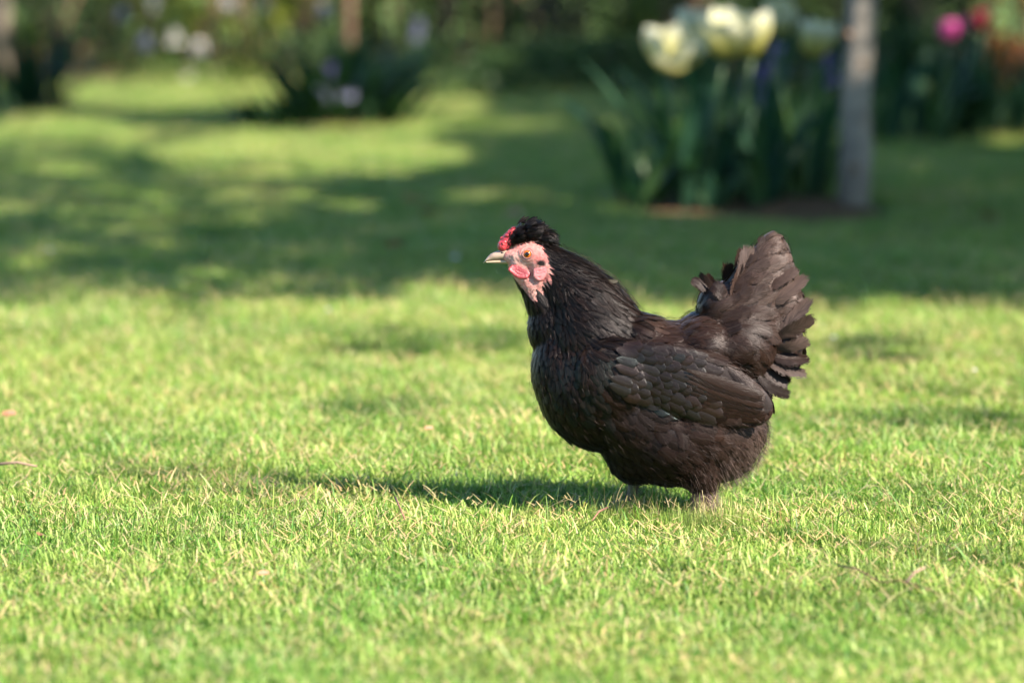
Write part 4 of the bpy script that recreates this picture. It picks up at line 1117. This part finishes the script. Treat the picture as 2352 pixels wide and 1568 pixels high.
for f in order[:90000]:
    p = cen[f]; u, v, w = to_hpx(p)
    if u > 1560 and v > 930 and random.random() < .75 * min(1, max(0, (u - 1560) / 160 + (v - 1050) / 160)) * .5:
        du, dv = flow(u, v)[:2]
        t = Vector((du, random.gauss(0, .3), -dv)).normalized() * .75 + Vector(pno[f]) * .75
        sp.append((p + pno[f] * .004, t, random.uniform(.005, .010)))
    elif v > 1085 and random.random() < .05:
        sp.append((p, Vector(pno[f]) * .4 + Vector((.2, 0, -1)), random.uniform(.008, .014)))
    elif u < 1275 and 552 < v < 705 and fm[body_me.polygons[f].vertices[0]] > .5:
        dens = .22 * g2(u, v, 1226, 668, 26, 26) + .03 + (.3 if not inside([(1150 + (x - 1150) * .9 + 6, 620 + (y - 620) * .9) for x, y in FACE], u, v) else 0)
        if random.random() < dens:
            sb.append((p, Vector((.8, random.gauss(0, .2), -.5)) + Vector(pno[f]) * .35, random.uniform(.002, .0045)))
m_brb = simple("hen_fine_barbs", (0.0025, 0.0018, 0.0015), (0.016, 0.0085, 0.0055), 60, .48, .09)
sbb = []
for f in order[20000:80000]:
    if random.random() > .40: continue
    p = cen[f]; u, v, w = to_hpx(p)
    if (u < 1290 and v < 706 and face_in(u, v) > -8) or v > 1100 or inside(WING, u, v): continue
    if u < 1560 and v > 700 and random.random() < .72: continue
    du, dv, Lp, Wp, lift = flow(u, v); a_ = random.gauss(0, .35); du, dv = du * math.cos(a_) - dv * math.sin(a_), du * math.sin(a_) + dv * math.cos(a_)
    n_ = Vector(pno[f]); t = Vector((du, 0, -dv)); t = (t - n_ * t.dot(n_))
    if t.length < .1: continue
    sbb.append((Vector(p) + n_ * random.uniform(.002, .0055), t.normalized() + n_ * random.uniform(.02, .16), random.uniform(.10, .2) * Lp * K * (.7 if u < 1420 else 1) + .0025))
strands("fine_barbs", sbb[:22000], m_brb, hen, .00011)
strands("rump_down", sp[:9000], m_fz, hen, .00009)
strands("face_bristle", sb[:2600], m_bl, hen, .00014)

# ---- head furniture
m_comb = simple("hen_comb", (0.25, 0.010, 0.018), (0.33, 0.035, 0.038), 500, .38, .5, .4)
m_beak = simple("hen_beak", (0.24, 0.175, 0.11), (0.33, 0.255, 0.17), 120, .35, .5, .15)
m_beakd = simple("hen_beak_upper", (0.10, 0.078, 0.062), (0.29, 0.22, 0.155), 90, .32, .5, .15)
m_iris = simple("hen_iris", (0.36, 0.065, 0.004), (0.42, 0.11, 0.008), 900, .12, .6)
m_pup = simple("hen_pupil", (0.004, 0.004, 0.004), (0.006, 0.005, 0.005), 100, .12, .35)
m_lid = simple("hen_eyelid", (0.22, 0.09, 0.075), (0.28, 0.15, 0.125), 700, .5, .4, .3)
m_watt = simple("hen_wattle", (0.20, 0.013, 0.017), (0.27, 0.042, 0.042), 400, .4, .5, .4)
m_lobe = simple("hen_earlobe", (0.34, 0.09, 0.09), (0.36, 0.18, 0.17), 300, .45, .4, .3)

def blob(name, balls, m, parent, voxel=.0007, it=4, rough=0.0):
    bm = bmesh.new()
    for (u, v, w, r, ry) in balls:
        q = bmesh.ops.create_icosphere(bm, subdivisions=2, radius=1.0)
        bmesh.ops.transform(bm, matrix=Matrix.Translation(Vector(HP(u, v, w))) @ Matrix.Diagonal((r * K, ry * K, r * ZS, 1)), verts=q['verts'])
    t_ = bpy.data.meshes.new("t"); bm.to_mesh(t_); bm.free()
    o_ = bpy.data.objects.new("t", t_); COL.objects.link(o_)
    r_ = o_.modifiers.new("r", 'REMESH'); r_.mode = 'VOXEL'; r_.voxel_size = voxel
    s_ = o_.modifiers.new("s", 'SMOOTH'); s_.factor = .5; s_.iterations = it
    me_ = bpy.data.meshes.new_from_object(o_.evaluated_get(bpy.context.evaluated_depsgraph_get()))
    bpy.data.objects.remove(o_); bpy.data.meshes.remove(t_)
    me_.name = name; me_.materials.clear(); me_.materials.append(m)
    me_.polygons.foreach_set("use_smooth", [True] * len(me_.polygons))
    o = bpy.data.objects.new(name, me_); COL.objects.link(o); o.parent = parent
    return o
cb = []
for i in range(9):
    t = i / 8; cb.append((1155 + 25 * t, 565 - 35 * t, 0, 13 - 3.5 * t, 16 - 4 * t)); cb.append((1164 + 20 * t, 564 - 32 * t, 0, 10, 13))
for i in range(85):
    t = random.random(); a_ = random.uniform(-1.3, 1.3); x, y_ = 1155 + 25 * t, 565 - 35 * t
    rr = 13 - 3.5 * t
    cb.append((x - rr * .85 * math.cos(a_) * .9 + random.gauss(0, 1.2), y_ - rr * .35 * math.cos(a_) + random.gauss(0, 1.5), (15 - 4 * t) * math.sin(a_), random.uniform(2.6, 4.2), random.uniform(2.6, 4.0)))
comb = blob("comb", cb, m_comb, hen, .00052, 2); comb["label"] = "knobbly red rose comb above the beak"

def loft(name, rings, m, parent, n=16):
    """rings: (u, v, half height, half depth, tilt) -> closed skin"""
    V = []; F = []
    for (u, v, hh, hd, tl) in rings:
        for j in range(n):
            a_ = 2 * math.pi * j / n; x = hh * math.sin(a_) * math.sin(tl); z = hh * math.sin(a_) * math.cos(tl)
            V.append(HP(u + x, v - z, hd * math.cos(a_)))
    for i in range(len(rings) - 1):
        for j in range(n): F.append((i * n + j, i * n + (j + 1) % n, (i + 1) * n + (j + 1) % n, (i + 1) * n + j))
    F.append(tuple(range(n))); F.append(tuple(range((len(rings) - 1) * n, len(rings) * n))[::-1])
    return mesh_obj(name, V, F, m, parent)
beak = loft("beak", [(1176, 585, 12, 13, 0), (1163, 584, 12, 12, 0), (1150, 585, 11, 10.5, 0), (1138, 587, 9.5, 8.5, 0), (1127, 590, 7.5, 6.2, 0), (1118, 595, 5, 4, .3), (1112.5, 600, 2.5, 2, .6), (1110.5, 604, .6, .5, .8)], m_beakd, hen)
beak["label"] = "grey-horn upper beak"
lower = loft("lower_beak", [(1178, 599, 6, 11, 0), (1165, 600, 5.5, 10, 0), (1150, 600, 4.5, 8, 0), (1136, 600.5, 3.6, 6, 0), (1124, 601, 2.4, 4, 0), (1117, 601.5, .8, 1.2, 0)], m_beak, hen)
for s in (-1, 1):
    bm = bmesh.new(); bmesh.ops.create_uvsphere(bm, u_segments=10, v_segments=8, radius=1.0)
    me_ = bpy.data.meshes.new("nostril"); bm.to_mesh(me_); bm.free(); me_.materials.append(m_pup)
    o = bpy.data.objects.new("nostril", me_); COL.objects.link(o); o.parent = beak
    o.location = HP(1154, 579.5, s * 9.6); o.scale = (4 * K, 1.4 * K, 1.5 * K); o.rotation_euler = (0, .15, 0)
    # eye
    loc, nn = side_point(1211, 580, s)
    nn = (nn + Vector((-.10, s * .9, .05))).normalized()
    def disc(name, r0, zs, m, parent, base):
        V = []; F = []; n_ = 28; rings = len(zs)
        a1 = nn.cross(Vector((0, 0, 1))).normalized(); a2 = nn.cross(a1)
        for (rr, zz) in zs:
            for j in range(n_):
                t = 2 * math.pi * j / n_
                V.append(base + (a1 * math.cos(t) + a2 * math.sin(t)) * rr * K + nn * zz * K)
        for i in range(rings - 1):
            for j in range(n_): F.append((i * n_ + j, i * n_ + (j + 1) % n_, (i + 1) * n_ + (j + 1) % n_, (i + 1) * n_ + j))
        F.append(tuple(range((rings - 1) * n_, rings * n_)))
        return mesh_obj(name, V, F, m, parent)
    base = Vector(loc) + nn * (0.0 * K)
    eye = disc("eye", 1, [(9.6, -3), (9.4, .5), (8.6, 2.4), (6.5, 4.4), (4.0, 5.5), (1.5, 6.0)], m_iris, hen, base)
    disc("pupil", 1, [(5.0, 3.6), (4.8, 5.9), (3.4, 6.35), (1, 6.7)], m_pup, eye, base)
    V = []; F = []; na, nb = 30, 8
    a1 = nn.cross(Vector((0, 0, 1))).normalized(); a2 = nn.cross(a1)
    for i in range(na):
        t = 2 * math.pi * i / na
        for j in range(nb):
            q = 2 * math.pi * j / nb
            V.append(base + (a1 * math.cos(t) + a2 * math.sin(t) * .92) * (10.6 + 1.9 * math.cos(q)) * K + nn * (1.6 + 2.2 * math.sin(q)) * K)
    for i in range(na):
        for j in range(nb): F.append((i * nb + j, i * nb + (j + 1) % nb, ((i + 1) % na) * nb + (j + 1) % nb, ((i + 1) % na) * nb + j))
    mesh_obj("eyelid", V, F, m_lid, eye)
    # wattle: a folded red lobe hanging at the jaw
    wt = []
    for i in range(15):
        t = i / 14; x = 1174 + 38 * t; yc = 612 + 17 * t; th = 10.5 * math.sin(math.pi * (.12 + .76 * t))
        for q in (-.8, -.3, .25, .8):
            wt.append((x - 4 * q, yc + th * q, s * (34 + 2.0 * q), 4.6, 3.4 + .8 * max(0, q)))
        wt.append((x - 4, yc + th * 1.0, s * 37, 3.4, 3.2))
    blob("wattle", wt, m_watt, hen, .0006, 3)
    lb = []
    for i in range(15):
        t = i / 14; x = 1228 + 40 * t; top = 616 - 8 * t; bot = 624 - 4 * t + 15 * math.sin(math.pi * min(1, .1 + t * 1.35)) * (1 - .3 * t)
        for q in (0, .33, .66, 1):
            lb.append((x, top + (bot - top) * q, s * (41 + 1.5 * q), 4.4, 3.4))
    blob("earlobe", lb, m_lobe, hen, .0006, 4)

# ---- legs
m_shank = simple("hen_shank", (0.05, 0.05, 0.035), (0.13, 0.12, 0.07), 150, .55, .3, .3)
m_claw = simple("hen_claw", (0.10, 0.08, 0.06), (0.18, 0.15, 0.11), 150, .4, .4)
m_fzl = simple('hen_leg_down', (0.10, 0.075, 0.062), (0.20, 0.15, 0.125), 200, .7, .2, trans=.3)
def leg(u0, v0, u1, v1, w, down):
    lg = empty("leg", HP(u0, v0, w)); lg.parent = hen; lo = np.array(lg.location)
    Vt, Ft = tube([HP(u0, v0, w) - lo, HP((u0 * .4 + u1 * .6), v0 * .4 + v1 * .6, w) - lo, HP(u1, v1 - 6, w) - lo, HP(u1, v1, w) - lo], [15 * K, 12 * K, 12 * K, 10 * K], 12)
    mesh_obj("shank", Vt, Ft, m_shank, lg)
    for (dx, dw, Ln) in ((-62, -30, 1), (-74, 0, 1), (-60, 30, 1), (34, 6, 1)):
        pts_ = [HP(u1, v1 - 8, w) - lo, HP(u1 + dx * .35, v1 - 9, w + dw * .35) - lo, HP(u1 + dx * .75, v1 - 3, w + dw * .75) - lo, HP(u1 + dx, v1 + 1, w + dw) - lo]
        Vt, Ft = tube(pts_, [9 * K, 8.5 * K, 7 * K, 5 * K], 9); toe = mesh_obj("toe", Vt, Ft, m_shank, lg)
        q = pts_[-1]; Vt, Ft = tube([q, q + np.array((dx * .14 * K, dw * .14 * K, 0.0005)), q + np.array((dx * .26 * K, dw * .26 * K, -.003))], [4.5 * K, 3 * K, .4 * K], 8)
        mesh_obj("claw", Vt, Ft, m_claw, toe)
    sp_ = []
    for i in range(down):
        t = random.random(); a_ = random.uniform(0, 6.283)
        rr_ = (13 + (9 * math.sin(math.pi * t) if down > 500 else 0)) * random.uniform(.6, 1); p = HP(u0 + (u1 - u0) * t, v0 + (v1 - 10 - v0) * t, w) - lo + np.array((math.cos(a_) * rr_ * K, math.sin(a_) * rr_ * K, 0))
        sp_.append((p, (math.cos(a_) * .7 + .25, math.sin(a_) * .7, -1.0), random.uniform(.010, .020)))
    strands("leg_down", sp_, m_fzl if down > 500 else m_fz, lg, .00018)
    return lg
leg(1614, 1085, 1614, 1194, -66, 2600)["label"] = "near leg tufted with grey-brown down"
leg(1464, 1085, 1450, 1173, 62, 260)["label"] = "far leg with dark olive shank"

# ================================================================== litter on the lawn
m_twig = simple("twig_bark", (0.09, 0.045, 0.032), (0.17, 0.09, 0.06), 120, .8, .2, .5)
m_twigp = simple("pale_twig", (0.13, 0.09, 0.06), (0.20, 0.15, 0.105), 120, .8, .2, .3)
m_dead = leaf_mat("dead_leaf", (0.14, 0.06, 0.03), (0.22, 0.11, 0.055), (0.30, 0.18, 0.11), .7, .2)
m_petalp = simple("fallen_petal_pale", (0.45, 0.44, 0.40), (0.55, 0.54, 0.52), 90, .5, .4, trans=.3)
def twig(points, r, label, m, branches=()):
    g0 = ground(*points[0], .02); root = empty("twig", (g0.x, g0.y, 0))
    o = Vector(root.location)
    pts_ = [ground(u, v, .022) - o + Vector((0, 0, .003 * math.sin(i * 2.3))) for i, (u, v) in enumerate(points)]
    Vt, Ft = tube(pts_, [r * (1 - .5 * i / len(pts_)) for i in range(len(pts_))], 8); mesh_obj("stem", Vt, Ft, m, root)
    for (a, b, rr, mm) in branches:
        p, q = ground(*a, .022) - o, ground(*b, .034) - o
        Vt, Ft = tube([p, p.lerp(q, .5) + Vector((0, 0, .003)), q], [rr, rr, rr * .85], 8); mesh_obj("side_shoot", Vt, Ft, mm, root)
    tag(root, label, "twig")
twig([(1925, 1298), (1970, 1312), (2020, 1328), (2075, 1338), (2120, 1350), (2165, 1358)], .0008, "thin reddish twig with a pale broken shoot in the right foreground", m_twig, [((2080, 1338), (2125, 1302), .0013, m_twigp)])
twig([(-10, 1066), (40, 1066), (85, 1064)], .0018, "pale twig lying at the left edge of the lawn", m_twigp)
twig([(908, 1142), (916, 1165), (930, 1185)], .0012, "short pinkish twig below the hen's shadow", m_twig)
twig([(1395, 1165), (1375, 1180), (1360, 1188)], .0010, "tiny brown twig in front of the hen's far foot", m_twig)
def fallen(name, u, v, size, label, m, z=.024):
    g_ = ground(u, v, z); V = []; F = []; A = []
    az = random.random() * 6.283; nl, nw = 6, 4
    for i in range(nl + 1):
        s = i / nl; w = size * .32 * math.sin(math.pi * (.06 + .9 * s)) ** .8
        for j in range(nw + 1):
            x = 2 * j / nw - 1; q = Vector(((s - .5) * size, x * w, size * (.25 * x * x * (w / size) * 2 + .25 * (s - .5) ** 2 + .03 * math.sin(5 * s + 3 * x))))
            V.append(Matrix.Rotation(az, 3, 'Z') @ (Matrix.Rotation(.35, 3, 'X') @ q))
    for i in range(nl):
        for j in range(nw):
            k = i * (nw + 1) + j; F.append((k, k + 1, k + nw + 2, k + nw + 1))
    o = mesh_obj(name, V, F, m, None, True, {'rnd': ('FLOAT', [random.random()] * len(V))}); o.location = g_
    tag(o, label, "leaf" if "leaf" in name else "petal", "fallen leaves on the lawn" if "leaf" in name else "fallen petals on the lawn"); return o
for (u, v, s, lb) in ((950, 462, .055, "brown fallen leaf in the shade above the beak"), (985, 490, .045, "small brown leaf beside the larger one in the shade"), (905, 565, .04, "pinkish brown leaf left of the hen's head"), (22, 953, .022, "brown curled leaf at the left edge of the sunny lawn"),
                      (985, 985, .014, "dark crumb of leaf left of the hen's breast"), (1180, 492, .04, "brown leaf in the shade above the comb"), (90, 1228, .011, "tiny red-brown leaf bit at the lower left"), (605, 1318, .013, "small brown leaf bit in the lower middle lawn"), (490, 1335, .012, "reddish leaf bit in the lower left lawn"), (2270, 500, .06, "fallen leaf in the shade right of the young tree")):
    fallen("fallen_leaf", u, v, s, lb, m_dead)
for (u, v, s, lb) in ((1045, 592, .02, "bluish white petal in the shade beside the beak"), (755, 712, .010, "white petal at the edge of the sunny lawn"), (115, 575, .014, "pale petal in the shade at the far left"), (1915, 775, .008, "white petal right of the hen's tail"), (2240, 850, .006, "pale petal on the lawn at the right")):
    fallen("fallen_petal", u, v, s, lb, m_petalp)
